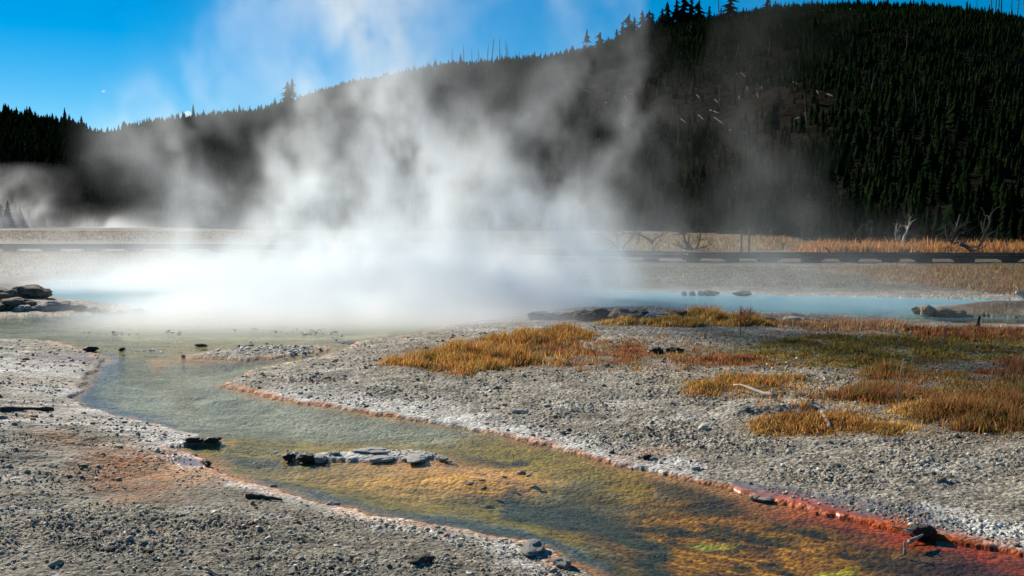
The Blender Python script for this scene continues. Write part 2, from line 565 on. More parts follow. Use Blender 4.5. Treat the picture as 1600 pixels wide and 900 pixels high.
crust = np.maximum(crust, left * ss(0.0, 0.35, fbm2(X * 1.3, Y * 4.0, 4, 187) + .3 * n_hi) * ss(760, 690, PY))
crust = np.maximum(crust, ss(0.22, 0.5, fbm2(X * 0.9, Y * 1.6, 5, 197) + .35 * n_hi) * .8)
C = mixc(C, (0.70, 0.67, 0.61), crust * (D > 0) * 0.6)
C = mixc(C, (0.22, 0.20, 0.22), blob(110, 562, 60, 8) * .7)
C = mixc(C, (0.13, 0.10, 0.075), left * ss(0.1, 0.45, fbm2(X * 1.7 + 60, Y * 5.0, 4, 191)) * 0.75)
C = mixc(C, (0.66, 0.42, 0.27), stroke([(330, 742), (400, 764), (480, 787), (560, 806), (650, 822), (760, 840), (850, 856)], 8, 0.8) * (0.6 + 0.6 * n_mid) * (D > 0))
C = mixc(C, (0.13, 0.09, 0.06), blob(1570, 487, 110, 9) * (PY < 497))
# brown and rusty stains on land
stain = [((235, 738, 110, 28), (0.34, 0.13, 0.04), .85), ((300, 745, 60, 14), (0.62, 0.36, 0.2), .8), ((290, 722, 45, 10), (0.55, 0.28, 0.2), .8),
         ((70, 601, 90, 8), (0.20, 0.12, 0.06), .6), ((40, 660, 110, 7), (0.34, 0.2, 0.1), .55), ((250, 667, 26, 6), (0.6, 0.28, 0.1), .7),
         ((225, 775, 75, 28), (0.30, 0.13, 0.045), .65), ((140, 702, 90, 12), (0.30, 0.15, 0.07), .5), ((900, 880, 40, 14), (0.5, 0.16, 0.05), .7), ((60, 690, 60, 14), (0.28, 0.15, 0.07), .4),
         ((1010, 716, 60, 10), (0.40, 0.18, 0.08), .6), ((860, 575, 90, 20), (0.22, 0.14, 0.07), .5), ((1020, 570, 90, 14), (0.13, 0.09, 0.06), .65),
         ((500, 596, 40, 5), (0.10, 0.09, 0.08), .7), ((1160, 575, 110, 14), (0.18, 0.09, 0.05), .65), ((1380, 560, 260, 30), (0.13, 0.12, 0.035), .85),
         ((1520, 530, 160, 14), (0.2, 0.09, 0.05), .7), ((1300, 520, 130, 14), (0.3, 0.2, 0.14), .6), ((1250, 507, 300, 5), (0.08, 0.08, 0.08), .7),
         ((1500, 660, 170, 50), (0.17, 0.10, 0.04), .75), ((1290, 685, 120, 20), (0.22, 0.14, 0.05), .6), ((1160, 618, 100, 18), (0.24, 0.14, 0.05), .6),
         ((740, 570, 140, 30), (0.18, 0.12, 0.05), .7), ((1050, 511, 150, 8), (0.3, 0.19, 0.06), .6), ((1520, 605, 120, 22), (0.16, 0.11, 0.07), .45),
         ((1215, 652, 60, 10), (0.46, 0.40, 0.31), .8)]
for e, c, a in stain:
    C = mixc(C, c, blob(*e) * a * np.clip(0.85 + 1.0 * n_mid + .5 * n_hi, 0, 1.15))
# damp films beside the stream
damp = stroke([(1150, 770), (1260, 786), (1380, 806), (1500, 830)], 13, 0.5)
damp = np.maximum(damp, stroke([(560, 822), (680, 838), (780, 855)], 14, 0.5) * (0.5 + 1.2 * n_mid))
damp = np.maximum(damp, blob(300, 725, 40, 10))
damp = np.maximum(damp, blob(310, 697, 40, 6))
damp = np.clip(damp, 0, 1) * (D > 0)
C = mixc(C, (0.16, 0.15, 0.13), damp * 0.7)
# bacterial rim along the edge: peach upstream, orange, blood red downstream on the right
rimw = (0.015 + 0.007 * np.clip(Y, 5, 25)) * np.clip(1 + 1.6 * fbm2(X * 0.9, Y * 0.9, 3, 89), 0.15, 2.2)
rim = (1 - ss(0.35, 1.2, (D + 0.02) / rimw + 0.6 * n_mid)) * (D > -0.01)
red = ss(1080, 1380, PX)
C = mixc(C, (0.62, 0.60, 0.55), blob(580, 712, 150, 11) * (D > 0) * .9)
rc = np.empty_like(C); rc[:] = (0.55, 0.20, 0.07)
rc = mixc(rc, (0.70, 0.43, 0.28), ss(640, 560, PY)); rc = mixc(rc, (0.55, 0.085, 0.008), red)
rc = mixc(rc, (0.5, 0.12, 0.03), ss(760, 900, PX) * (PY > 830))
rimn = np.clip(.9 + 1.1 * fbm2(X * 1.4, Y * 1.4, 4, 95) + .4 * n_hi, .45, 1)
rimk = rimn * np.where((PX < 330) & (PY < 700) & (PY > 560), 0.12, 0.95)
rimk = np.where((np.abs(PX - 575) < 150) & (np.abs(PY - 712) < 12), .25 * rimn, rimk)
rimk = np.where((PY < 506) & (PX > 760), 0.0, np.where(PY < 500, 0.25, rimk))
C = C * (1 - (rim * rimk)[..., None]) + rc * (rim * rimk)[..., None]
redband = stroke([(1150, 775), (1260, 800), (1380, 826), (1440, 843), (1600, 877), (1720, 908)], 13, 0.95) * ss(1100, 1300, PX)
# stream bed
B = np.empty_like(C); B[:] = (0.19, 0.19, 0.11)
B *= (1 + 0.4 * n_str)[..., None]
B = mixc(B, (0.055, 0.052, 0.008), ss(-0.05, 0.2, n_str + 0.5 * n_mid) * 0.9)
B = mixc(B, (0.36, 0.38, 0.33), np.maximum(blob(330, 620, 220, 45), stroke([(300, 600), (420, 640), (600, 672), (760, 692)], 20, .9)) * np.clip(.6 + .9 * n_str, 0, 1))  # paler upstream bed, the steam's reflection worked into its colour
fa = np.arctan2(at(1500, 850)[1] - at(950, 725)[1], at(1500, 850)[0] - at(950, 725)[0])      # the way the water runs
al = X * np.cos(fa) + Y * np.sin(fa); ac = -X * np.sin(fa) + Y * np.cos(fa)
al = al + .25 * n_mid; ac = ac + .10 * n_mid
mott = ss(-0.08, 0.2, fbm2(al * 1.6, ac * 4.5, 5, 91, .6))
mott2 = ss(-0.02, 0.28, fbm2(al * 5, ac * 16, 4, 93, .6))
for pts, wd, c, a in [
    ([(90, 540), (150, 548), (280, 545), (420, 546), (530, 548)], 12, (0.19, 0.14, 0.02), .9),
    ([(200, 570), (270, 590), (300, 620)], 16, (0.16, 0.14, 0.03), .6),
    ([(330, 706), (430, 692), (520, 690), (640, 700), (780, 700), (900, 722), (1000, 750)], 17, (0.30, 0.21, 0.010), .95),
    ([(350, 716), (460, 712), (690, 718), (820, 712)], 7, (0.06, 0.05, 0.008), .85),
    ([(370, 735), (480, 752), (600, 770), (760, 785), (900, 830)], 14, (0.25, 0.18, 0.012), .9),
    ([(360, 748), (470, 768), (560, 785), (700, 812), (820, 832), (900, 862), (960, 900)], 10, (0.04, 0.085, 0.13), .85),
]:
    m = stroke(pts, wd, .7) * a
    B = mixc(B, c, m); B = mixc(B, np.array(c) * 0.35, m * mott2 * 0.6)
B = mixc(B, (0.82, 0.40, 0.07), blob(690, 740, 165, 20, .5)); B = mixc(B, (0.62, 0.30, 0.12), stroke([(560, 727), (700, 724), (820, 745)], 8, .8) * .8)
B = mixc(B, (0.44, 0.27, 0.08), blob(530, 735, 130, 12, .8) * .7)
B = mixc(B, (0.52, 0.49, 0.36), stroke([(200, 520), (330, 518), (480, 520), (600, 518)], 9, .8) * (.7 + .6 * n_mid))
B = mixc(B, (0.22, 0.17, 0.015), stroke([(90, 541), (150, 549), (280, 543), (420, 541), (530, 546)], 9, .8) * (.8 + .7 * n_mid))
B = mixc(B, (0.42, 0.18, 0.03), stroke([(240, 560), (330, 560), (430, 556)], 6, .8) * .7)
am = blob(1180, 835, 330, 75, .6) * ss(-40, 60, QX - (800 + (QY - 760) * 1.5))
B = mixc(B, (0.23, 0.09, 0.002), am); B = mixc(B, (0.016, 0.024, 0.004), am * mott * 0.95); B = mixc(B, (0.58, 0.27, 0.008), am * mott2 * (1 - mott) * 0.9)
B = mixc(B, (0.28, 0.12, 0.015), stroke([(880, 715), (1000, 745), (1100, 775), (1230, 810)], 12, .7) * .8 * mott2)
B = mixc(B, (0.025, 0.045, 0.035), stroke([(800, 772), (900, 790), (970, 812), (1010, 845), (1040, 900)], 23, .6) * .95)
B = mixc(B, (0.035, 0.10, 0.20), stroke([(172, 566), (142, 598), (128, 622), (190, 647), (260, 668)], 15, .95) * .85)  # left bend: blue reflection of the sky painted into the bed
B = mixc(B, (0.015, 0.02, 0.02), stroke([(1000, 745), (1130, 778), (1250, 812), (1400, 850), (1600, 890)], 8, .9) * .7)
B = mixc(B, (0.06, 0.018, 0.02), blob(1560, 890, 220, 28) * .9)
B = mixc(B, (0.6, 0.5, 0.02), blob(1290, 869, 24, 6)); B = mixc(B, (0.42, 0.38, 0.06), blob(1120, 822, 44, 5))
B = mixc(B, (0.44, 0.05, 0.003), redband * np.clip(.75 + .9 * n_mid, 0, 1)); 
fringe = (1 - ss(0.0, 0.06 + .30 * rimn * np.clip(.5 + n_lo, .1, 1.2), -D)) * rimn * .8 * ((PY > 510) | (PX < 760))
fc = mixc(mixc(np.zeros_like(B) + np.array((0.50, 0.24, 0.09)), (0.52, 0.30, 0.18), ss(640, 560, PY)), (0.42, 0.05, 0.004), red)
B = B * (1 - fringe[..., None]) + fc * fringe[..., None]
pool = ss(23.8, 26.5, Y + 0.4 * n_lo)
B = mixc(B, (0.34, 0.52, 0.56), pool)
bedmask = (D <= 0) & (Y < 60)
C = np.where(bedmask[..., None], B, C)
C = mixc(C, (0.44, 0.075, 0.008), redband * (D > 0) * (D < 0.5))
# the flats beyond the pool: bands of tan grass, pale sinter and brown
farm = ss(29, 33, Y) * (D > 0)
nb = fbm2(X * 0.10, Y * 0.55, 5, 101); nb2 = fbm2(X * 0.25 + 9, Y * 0.9, 4, 103); nb3 = fbm2(X * 0.6, Y * 1.2, 4, 105)
FC = np.empty_like(C); FC[:] = (0.21, 0.17, 0.11)
FC = mixc(FC, (0.36, 0.34, 0.30), ss(0.0, 0.3, nb) * (1 - 0.6 * ss(1300, 1600, PX) * (PY < 450))); FC = mixc(FC, (0.22, 0.11, 0.045), ss(0.05, 0.4, nb2) * (0.35 + 0.6 * ss(1000, 1500, PX)))
FC = mixc(FC, (0.15, 0.15, 0.06), ss(0.1, 0.4, nb3) * 0.6)
FC = mixc(FC, (0.34, 0.17, 0.06), ss(58, 64, Y) * ss(900, 1250, PX) * 0.8)
FC *= 0.42 * (1 + 0.7 * nb3 + 0.5 * n_mid + 0.4 * nb2)[..., None]
FC = mixc(FC, (0.36, 0.35, 0.33), (1 - ss(0.2, 1.2, D)) * (Y < 40) * 0.6)
C = C * (1 - farm[..., None]) + FC * farm[..., None]
C = np.clip(C, 0.008, 0.82)
V = np.stack([X, Y, Z], -1).reshape(-1, 3)
q = grid_faces(len(ys), len(us))
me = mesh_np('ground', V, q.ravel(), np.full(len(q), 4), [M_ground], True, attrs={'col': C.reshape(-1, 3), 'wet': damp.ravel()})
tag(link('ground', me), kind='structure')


def gcol(i, j):
    return C[i, j]


# ------------------------------------------------------------------ water
m, n, out = new_mat('hot_spring_water')
L = n.links.new
geo = nd(n, 'ShaderNodeNewGeometry')
mp = nd(n, 'ShaderNodeMapping'); mp.inputs['Scale'].default_value = (1.3, 3.2, 1)
mp.inputs['Rotation'].default_value = (0, 0, R(12))
n1 = nd(n, 'ShaderNodeTexNoise', Scale=4.0, Detail=4.0, Roughness=0.6)
n2 = nd(n, 'ShaderNodeTexNoise', Scale=0.9, Detail=2.0)
L(geo.outputs['Position'], mp.inputs[0]); L(mp.outputs[0], n1.inputs['Vector']); L(mp.outputs[0], n2.inputs['Vector'])
ad = nd(n, 'ShaderNodeMath', operation='MULTIPLY_ADD'); ad.inputs[1].default_value = 1.3
L(n2.outputs['Fac'], ad.inputs[0]); L(n1.outputs['Fac'], ad.inputs[2])
bp = nd(n, 'ShaderNodeBump', Strength=0.28, Distance=0.03)
L(ad.outputs[0], bp.inputs['Height'])
fr = nd(n, 'ShaderNodeFresnel', IOR=1.33); L(bp.outputs[0], fr.inputs['Normal'])
io = nd(n, 'ShaderNodeMapRange'); io.inputs['To Min'].default_value = 1.33; io.inputs['To Max'].default_value = 1 / 1.33   # thin sheet: no total reflection from below
L(geo.outputs['Backfacing'], io.inputs[0]); L(io.outputs[0], fr.inputs['IOR'])
gl = nd(n, 'ShaderNodeBsdfGlossy', Roughness=0.03); L(bp.outputs[0], gl.inputs['Normal'])
tr = nd(n, 'ShaderNodeBsdfTransparent'); tr.inputs['Color'].default_value = (0.93, 0.93, 0.84, 1)
sxyz = nd(n, 'ShaderNodeSeparateXYZ'); L(geo.outputs['Position'], sxyz.inputs[0])
mr = nd(n, 'ShaderNodeMapRange'); mr.inputs['From Min'].default_value = 23.0; mr.inputs['From Max'].default_value = 26.5
mr.inputs['To Min'].default_value = 0.0; mr.inputs['To Max'].default_value = 0.75
L(sxyz.outputs['Y'], mr.inputs[0])
df = nd(n, 'ShaderNodeBsdfDiffuse'); df.inputs['Color'].default_value = (0.22, 0.46, 0.56, 1)   # milky hot pool; blue sky light scattered by steam put into its colour
mx0 = nd(n, 'ShaderNodeMixShader'); L(mr.outputs[0], mx0.inputs[0]); L(tr.outputs[0], mx0.inputs[1]); L(df.outputs[0], mx0.inputs[2])
pol = nd(n, 'ShaderNodeMath', operation='MULTIPLY'); pol.inputs[1].default_value = 0.45; L(fr.outputs[0], pol.inputs[0])
mx = nd(n, 'ShaderNodeMixShader'); L(pol.outputs[0], mx.inputs[0]); L(mx0.outputs[0], mx.inputs[1]); L(gl.outputs[0], mx.inputs[2])
L(mx.outputs[0], out.inputs[0])
M_water = m
wv = [(-26, 1.6, 0), (26, 1.6, 0), (26, 42, 0), (-26, 42, 0)]
mb = MB(); mb.add(wv, [(0, 1, 2, 3)])
tag(mb.build('water', M_water), kind='structure')

# ------------------------------------------------------------------ the hill
SKY = np.array([(-900, 170), (-500, 150), (-150, 168), (0, 188), (60, 196), (100, 201), (150, 214), (165, 215), (200, 206), (290, 190), (400, 178),
                (460, 160), (520, 142), (600, 125), (700, 104), (800, 97), (850, 92), (930, 76), (960, 64), (1000, 52), (1060, 42), (1150, 26),
                (1200, 15), (1300, 11), (1400, 13), (1480, 19), (1540, 26), (1600, 38), (1750, 62), (2100, 110), (2700, 180)], float)
FOOT = np.array([(-900, 350), (-200, 352), (0, 355), (200, 353), (400, 358), (900, 360), (1000, 359), (1150, 364), (1250, 372), (1400, 380),
                 (1600, 385), (1900, 388), (2700, 390)], float)
RIDGE = np.array([(-900, 480), (0, 430), (120, 420), (165, 600), (500, 620), (900, 600), (1200, 560), (1600, 500), (2700, 420)], float)


def hill_par(u):
    px = 800 + F * u / cp
    ysk = np.interp(px, SKY[:, 0], SKY[:, 1]); yf = np.interp(px, FOOT[:, 0], FOOT[:, 1])
    dx, dy, dz = ray(px, ysk)
    dr = np.interp(px, RIDGE[:, 0], RIDGE[:, 1])
    zr = H + dz / dy * dr
    d0 = at(px, yf, 0.3)[1]
    return d0, dr, zr


def hill_z(u, d):
    d0, dr, zr = hill_par(u)
    t = (d - d0) / (dr - d0)
    tc = np.clip(t, 0, 1)
    s = 0.30 * tc + 1.55 * tc ** 2 - 0.85 * tc ** 3
    z = 0.2 + (zr - 0.2) * s
    z = z - np.clip(t - 1, 0, None) * (dr - d0) * 0.25
    x = u * d
    z = z + np.sin(np.pi * tc) * (9 * fbm2(x * 0.008, d * 0.008, 4, 111) + 2.0 * fbm2(x * 0.05, d * 0.05, 3, 113))
    z = np.where(t < 0, -1.5 + 1.7 * np.clip(1 + t * 3, 0, 1), z)
    return z


uh = np.linspace(-1.15, 1.15, 520)
th = np.concatenate([np.linspace(-0.06, 1.0, 190), np.linspace(1.02, 1.6, 20)])
U, T = np.meshgrid(uh, th)
d0, dr, zr = hill_par(U)
Dh = d0 + T * (dr - d0)
Zh = hill_z(U, Dh)
Vh = np.stack([U * Dh, Dh, Zh], -1).reshape(-1, 3)
qh = grid_faces(len(th), len(uh))
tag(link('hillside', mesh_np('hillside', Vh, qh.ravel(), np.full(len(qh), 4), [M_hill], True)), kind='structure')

# ------------------------------------------------------------------ conifers
def conifer(seed, tiers=9, pts=9, width=0.30, skirt=0.1, ragged=0.35):
    """unit-height conifer as arrays: vertices, triangles, material per triangle"""
    r = np.random.default_rng(seed)
    V = []; T = []; Mi = []
    k = 4; tw = 0.022
    for z, ww in ((0, tw), (0.55, tw * 0.55), (0.97, 0.004)):
        for i in range(k):
            a = i * 2 * math.pi / k
            V.append((ww * math.cos(a), ww * math.sin(a), z))
    for lvl in (0, 1):
        for i in range(k):
            j = (i + 1) % k; b = lvl * k
            T += [(b + i, b + j, b + k + j), (b + i, b + k + j, b + k + i)]; Mi += [1, 1]
    for t in range(tiers):
        f = t / (tiers - 1)
        z0 = skirt + (0.93 - skirt) * f
        rad = width * (1 - f) ** 0.8 * r.uniform(0.8, 1.15) + 0.018
        hh = (0.95 - skirt) / tiers * 2.0
        top = len(V); V.append((0.004 * r.normal(), 0.004 * r.normal(), min(z0 + hh, 1.0)))
        ring = []
        off = r.uniform(0, 6.28)
        m = max(5, int(pts * (1 - 0.4 * f)))
        for i in range(m * 2):
            a = off + i * math.pi / m
            rr = rad * ((1 + ragged * r.normal() * 0.5) if i % 2 == 0 else 0.42 * r.uniform(0.7, 1.2))
            rr = max(rr, 0.01)
            V.append((rr * math.cos(a), rr * math.sin(a), z0 - (0.02 if i % 2 == 0 else -0.015) + 0.012 * r.normal()))
            ring.append(len(V) - 1)
        for i in range(len(ring)):
            T.append((top, ring[i], ring[(i + 1) % len(ring)])); Mi.append(0)
    return np.array(V), np.array(T), np.array(Mi)


PROTO = [conifer(s, tiers=random.choice((8, 9, 10)), width=wd, skirt=sk) for s, wd, sk in
         ((1, .20, .08), (2, .24, .05), (3, .17, .12), (4, .27, .06), (5, .21, .15), (6, .15, .2), (7, .23, .1))]
TALL = [conifer(s, tiers=11, pts=7, width=wd, skirt=sk, ragged=1.1) for s, wd, sk in ((11, .19, .16), (12, .13, .3), (13, .24, .1), (14, .11, .4))]


def proto_mesh(P):
    V, T, Mi = P
    return mesh_np('conifer', V, T.ravel(), np.full(len(T), 3), [M_needle, M_bark], False, Mi)


PM = [proto_mesh(p) for p in PROTO]; TM = [proto_mesh(p) for p in TALL]

# where the trees stand
N = 26000
d0m = 80.0
du = rng.uniform(-0.78, 0.78, N * 3)
d0, dr, zr = hill_par(du)
# uniform per ground area: pdf of distance proportional to distance
tt = rng.uniform(0, 1, N * 3)
dd = np.sqrt(d0 ** 2 + tt * ((dr * 1.02) ** 2 - d0 ** 2))
keep = rng.uniform(0, 1, N * 3) < (dr ** 2 - d0 ** 2) / 4.0e5 * 1.35
du, dd = du[keep], dd[keep]
# more trees along the ridge and along the foot
ue = rng.uniform(-0.6, 0.6, 900); e0, er, ez = hill_par(ue)
de = er - rng.uniform(-2, 14, 900)
uf = rng.uniform(-0.6, 0.6, 800); f0, fr_, fz = hill_par(uf)
dfo = f0 + rng.uniform(0.5, 14, 800)
du = np.concatenate([du, ue, uf]); dd = np.concatenate([dd, de, dfo])
tx, ty = du * dd, dd
tz = hill_z(du, dd)
tpx, tpy = proj(tx, ty, tz)
patch = fbm2(tx * 0.03, ty * 0.03, 3, 121)
bare = np.exp(-(((tpx - 1110) / 230) ** 2 + ((tpy - 165) / 40) ** 2) ** 2)
bare = np.maximum(bare, 0.75 * np.exp(-(((tpx - 1280) / 120) ** 2 + ((tpy - 25) / 14) ** 2)))
prob = np.clip(0.85 + 1.4 * patch, 0.12, 1) * (1 - 0.93 * bare)
ok = rng.uniform(0, 1, len(tx)) < prob
tx, ty, tz, tpx, tpy = tx[ok], ty[ok], tz[ok], tpx[ok], tpy[ok]
th_ = np.clip(np.exp(rng.normal(.75, .34, len(tx))), 1.0, 4.6) * (1 + 0.6 * ss(500, 100, tpx)) * (1 + 0.15 * fbm2(tx * 0.02, ty * 0.02, 2, 131))
th_ *= np.where(rng.uniform(0, 1, len(tx)) < 0.04, 1.5, 1.0)
tk = rng.integers(0, len(PROTO), len(tx)); tr_ = rng.uniform(0, 6.28, len(tx)); tw_ = rng.uniform(0.85, 1.3, len(tx))
big = th_ * F / ty
vis = (tpx > 2) & (tpx < 1598) & (tpy > 0)
# each tree hides those behind: prefer the nearest in each narrow column
order = np.argsort(-np.where(vis, big, 0))
single = np.zeros(len(tx), bool); single[order[:262]] = True


def region_label(px, d):
    if px < 200: return 'dark dense conifer at the foot of the lower hill on the far left'
    if px < 900: return 'grey green conifer at the hill foot seen behind the tall steam'
    if px < 1130: return 'young conifer at the hill foot behind the tangle of dead branches'
    if px < 1300: return 'young conifer at the hill foot behind the two thin posts'
    if px < 1450: return 'dark young conifer at the hill foot behind the pale broken snags'
    return 'dark young conifer at the hill foot behind the forked fallen trunk'


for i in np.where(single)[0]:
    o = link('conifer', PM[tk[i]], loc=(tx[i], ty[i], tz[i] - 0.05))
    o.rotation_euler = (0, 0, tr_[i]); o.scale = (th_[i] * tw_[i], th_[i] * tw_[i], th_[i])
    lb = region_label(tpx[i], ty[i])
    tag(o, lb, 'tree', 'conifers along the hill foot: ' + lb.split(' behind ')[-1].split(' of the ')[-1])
rest = np.where(~single)[0]
Vs = []; Ts = []; Ms = []; base = 0
for kk, (PV, PT, PMi) in enumerate(PROTO):
    ids = rest[tk[rest] == kk]
    c, s = np.cos(tr_[ids]), np.sin(tr_[ids]); sc = th_[ids] * tw_[ids]
    vx = (PV[None, :, 0] * c[:, None] - PV[None, :, 1] * s[:, None]) * sc[:, None] + tx[ids][:, None]
    vy = (PV[None, :, 0] * s[:, None] + PV[None, :, 1] * c[:, None]) * sc[:, None] + ty[ids][:, None]
    vz = PV[None, :, 2] * th_[ids][:, None] + tz[ids][:, None] - 0.05
    Vs.append(np.stack([vx, vy, vz], -1).reshape(-1, 3))
    Ts.append((PT[None] + base + (np.arange(len(ids)) * len(PV))[:, None, None]).reshape(-1, 3))
    Ms.append(np.tile(PMi, len(ids))); base += len(ids) * len(PV)
Ts = np.concatenate(Ts)
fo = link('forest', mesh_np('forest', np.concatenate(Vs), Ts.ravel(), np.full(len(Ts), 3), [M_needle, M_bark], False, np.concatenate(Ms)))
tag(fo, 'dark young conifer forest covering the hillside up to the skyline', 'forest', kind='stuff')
print('trees', len(tx), 'forest tris', len(Ts))


def on_hill(px, t=1.0):
    u = (px - 800) / F * cp
    u = np.array([u]); d0, dr, zr = hill_par(u)
    d = d0 + t * (dr - d0)
    return float(u[0] * d[0]), float(d[0]), float(hill_z(u, d)[0])


def on_hill_px(px, py):
    """point of the hillside seen at this place"""
    u = (px - 800) / F * cp
    ds = np.linspace(0.0, 1.0, 300); u_ = np.full(300, u); d0, dr, zr = hill_par(u_)
    d = d0 + ds * (dr - d0); z = hill_z(u_, d); _, yy = proj(u_ * d, d, z)
    i = int(np.argmax(yy < py)) if (yy < py).any() else 299
    return float(u * d[i]), float(d[i]), float(z[i])


# tall pines standing up from the crest
for i, (px, h, kk) in enumerate([(971, 11, 0), (981, 13, 2), (989, 10, 1), (1001, 14, 0), (1012, 14, 2), (1023, 7, 1), (1032, 13, 0), (1040, 15, 2), (1049, 10, 0), (1054, 16, 1),
                                 (1065, 15, 2), (1077, 14, 0), (1089, 13, 2), (1105, 10, 0), (1137, 14, 2), (1123, 8, 1), (976, 7, 2), (985, 9, 1), (994, 6, 2), (1006, 8, 2), (1017, 11, 1), (1027, 8, 2), (1036, 9, 2), (1060, 8, 2), (1071, 9, 1), (1083, 7, 0), (1096, 6, 2), (962, 8, 0)]):
    h *= random.uniform(.85, 1.1)
    x, y, z = on_hill(px, 0.985)
    o = link('tall_pine', TM[kk], loc=(x, y, z - 0.3)); o.scale = (h * 1.15, h * 1.15, h); o.rotation_euler = (0, 0, i * 1.7)
    tag(o, 'tall dark pine in the row standing above the hill crest', 'tree', 'tall pines on the hill crest')
for i, (px, h, kk, lb) in enumerate([(452, 13, 2, 'broad pine standing above the ridge beside a slimmer pine'), (459, 14, 1, 'slim tall pine beside the broad pine on the ridge'),
                                     (432, 6, 0, 'small pine left of the pair of pines on the ridge'), (916, 12, 3, 'thin lone pine on the slope below the crest pines'),
                                     (936, 9, 2, 'short broad pine below the crest pines'), (1194, 7, 2, 'short dense pine at the edge of the hill top'), (264, 4.5, 1, 'small spiky tree left of the little white cloud')]):
    x, y, z = on_hill(px, 0.985)
    o = link('tall_pine', TM[kk], loc=(x, y, z - 0.3)); o.scale = (h * 1.2, h * 1.2, h); o.rotation_euler = (0, 0, i * 2.1)
    tag(o, lb, 'tree', 'lone pines on the ridge')

# bare snags on the skyline
snag_me = []
for s in range(4):
    r = random.Random(40 + s); mb = MB()
    mb.tube([(0, 0, 0), (0.01, 0, .4), (0.0, .01, .75), (0.015, 0, 1)], [.022, .018, .012, .004], 5)
    for j in range(9):
        z = r.uniform(.35, .95); a = r.uniform(0, 6.28); l = r.uniform(.03, .09)
        mb.tube([(0, 0, z), (l * math.cos(a), l * math.sin(a), z + l * .2)], [.007, .003], 4)
    o = mb.build('dead_snag', M_dead); snag_me.append(o.data); bpy.data.objects.remove(o)
for i, (px, h) in enumerate([(707, 11), (725, 12), (738, 9), (749, 10), (762, 12), (769, 14), (781, 14), (791, 13), (794, 11), (650, 8), (805, 7), (812, 7),
                             (1541, 13), (1546, 15), (1551, 12), (1556, 15), (1571, 12), (1580, 14), (1592, 12), (1598, 12), (1089, 16), (1120, 16), (372, 5), (390, 5), (350, 6), (312, 5), (328, 5)]):
    x, y, z = on_hill(px, 0.99)
    o = link('dead_snag', snag_me[i % 4], loc=(x, y, z - 0.3)); o.scale = (h, h, h); o.rotation_euler = (R(random.uniform(-4, 4)), R(random.uniform(-4, 4)), i)
    reg = 'in the row on the left part of the ridge' if px < 500 else 'in the row on the middle of the ridge' if px < 900 else 'among the crest pines' if px < 1300 else 'in the group at the right end of the skyline'
    tag(o, 'bare dead tree pole ' + reg, 'dead tree', 'bare snags ' + reg)

for i in range(46):
    px = random.uniform(620, 1590); t = random.uniform(.25, .9); h = random.uniform(4, 8)
    x, y, z = on_hill(px, t)
    o = link('dead_snag', snag_me[i % 4], loc=(x, y, z - 0.2)); o.scale = (h * .9, h * .9, h); o.rotation_euler = (R(random.gauss(0, 7)), R(random.gauss(0, 7)), i)
    reg = 'among the young conifers on the right slope' if px > 1100 else 'among the young conifers on the middle slope'
    tag(o, 'thin grey dead pole standing ' + reg, 'dead tree', 'dead poles ' + reg)
# silvery fallen logs in the clearing
log_me = []
M_log = noisy_mat('grey_fallen_log', (0.07, 0.065, 0.055), (0.17, 0.15, 0.13), scale=6, per_object=0.3)
for s in range(3):
    r = random.Random(60 + s); mb = MB()
    mb.tube([(-.5, 0, 0), (-.2, r.uniform(-.02, .02), .01), (.2, r.uniform(-.02, .02), 0), (.5, 0, .0)], [.03, .027, .02, .008], 6)
    mb.tube([(.1, 0, 0), (.16, .05, .05)], [.008, .003], 4)
    o = mb.build('fallen_log', M_log); log_me.append(o.data); bpy.data.objects.remove(o)
LOGS = [(1152, 155, 1153, 168), (1115, 159, 1128, 173), (1164, 139, 1168, 160), (1087, 152, 1093, 160), (1115, 188, 1128, 198), (975, 153, 980, 164), (943, 145, 952, 149), (965, 135, 974, 137),
        (945, 163, 955, 167), (970, 195, 978, 202), (968, 184, 974, 188), (1155, 117, 1163, 124), (1192, 131, 1198, 142), (1187, 140, 1189, 146), (984, 150, 990, 151), (828, 103, 842, 107),
        (905, 118, 918, 116), (1170, 26, 1180, 30), (1270, 20, 1300, 14), (1322, 16, 1336, 20), (1346, 40, 1350, 47), (1236, 132, 1242, 137), (1272, 146, 1275, 150), (1290, 153, 1296, 155),
        (1063, 190, 1070, 196), (1090, 185, 1097, 191), (1108, 176, 1120, 180), (1135, 205, 1142, 210), (1210, 127, 1216, 132), (1240, 190, 1247, 188), (1180, 150, 1182, 157), (912, 145, 920, 146)]
for i, (ax, ay, bx, by) in enumerate(LOGS):
    A = Vector(on_hill_px(ax, ay)); Bv = Vector(on_hill_px(bx, by))
    if abs(A.y - Bv.y) > 14: Bv = A + (Bv - A).normalized() * 14
    ln = (Bv - A).length
    o = link('fallen_log', log_me[i % 3], loc=(A + Bv) / 2 + Vector((0, 0, .55)))
    o.rotation_euler = (Bv - A).to_track_quat('X', 'Z').to_euler(); o.scale = (max(ln, 4.0) * 1.15, 4.2, 4.2)
    big_l = {0: 'pale log lying steeply, middle one of the three longest', 1: 'pale slanted log left of the steep pale logs', 2: 'steep pale log, rightmost of the three longest'}
    tag(o, big_l.get(i, 'silver grey fallen log on the brown clearing' if 60 < ay else 'pale fallen log near the top of the hill'), 'log', 'fallen logs on the hillside')

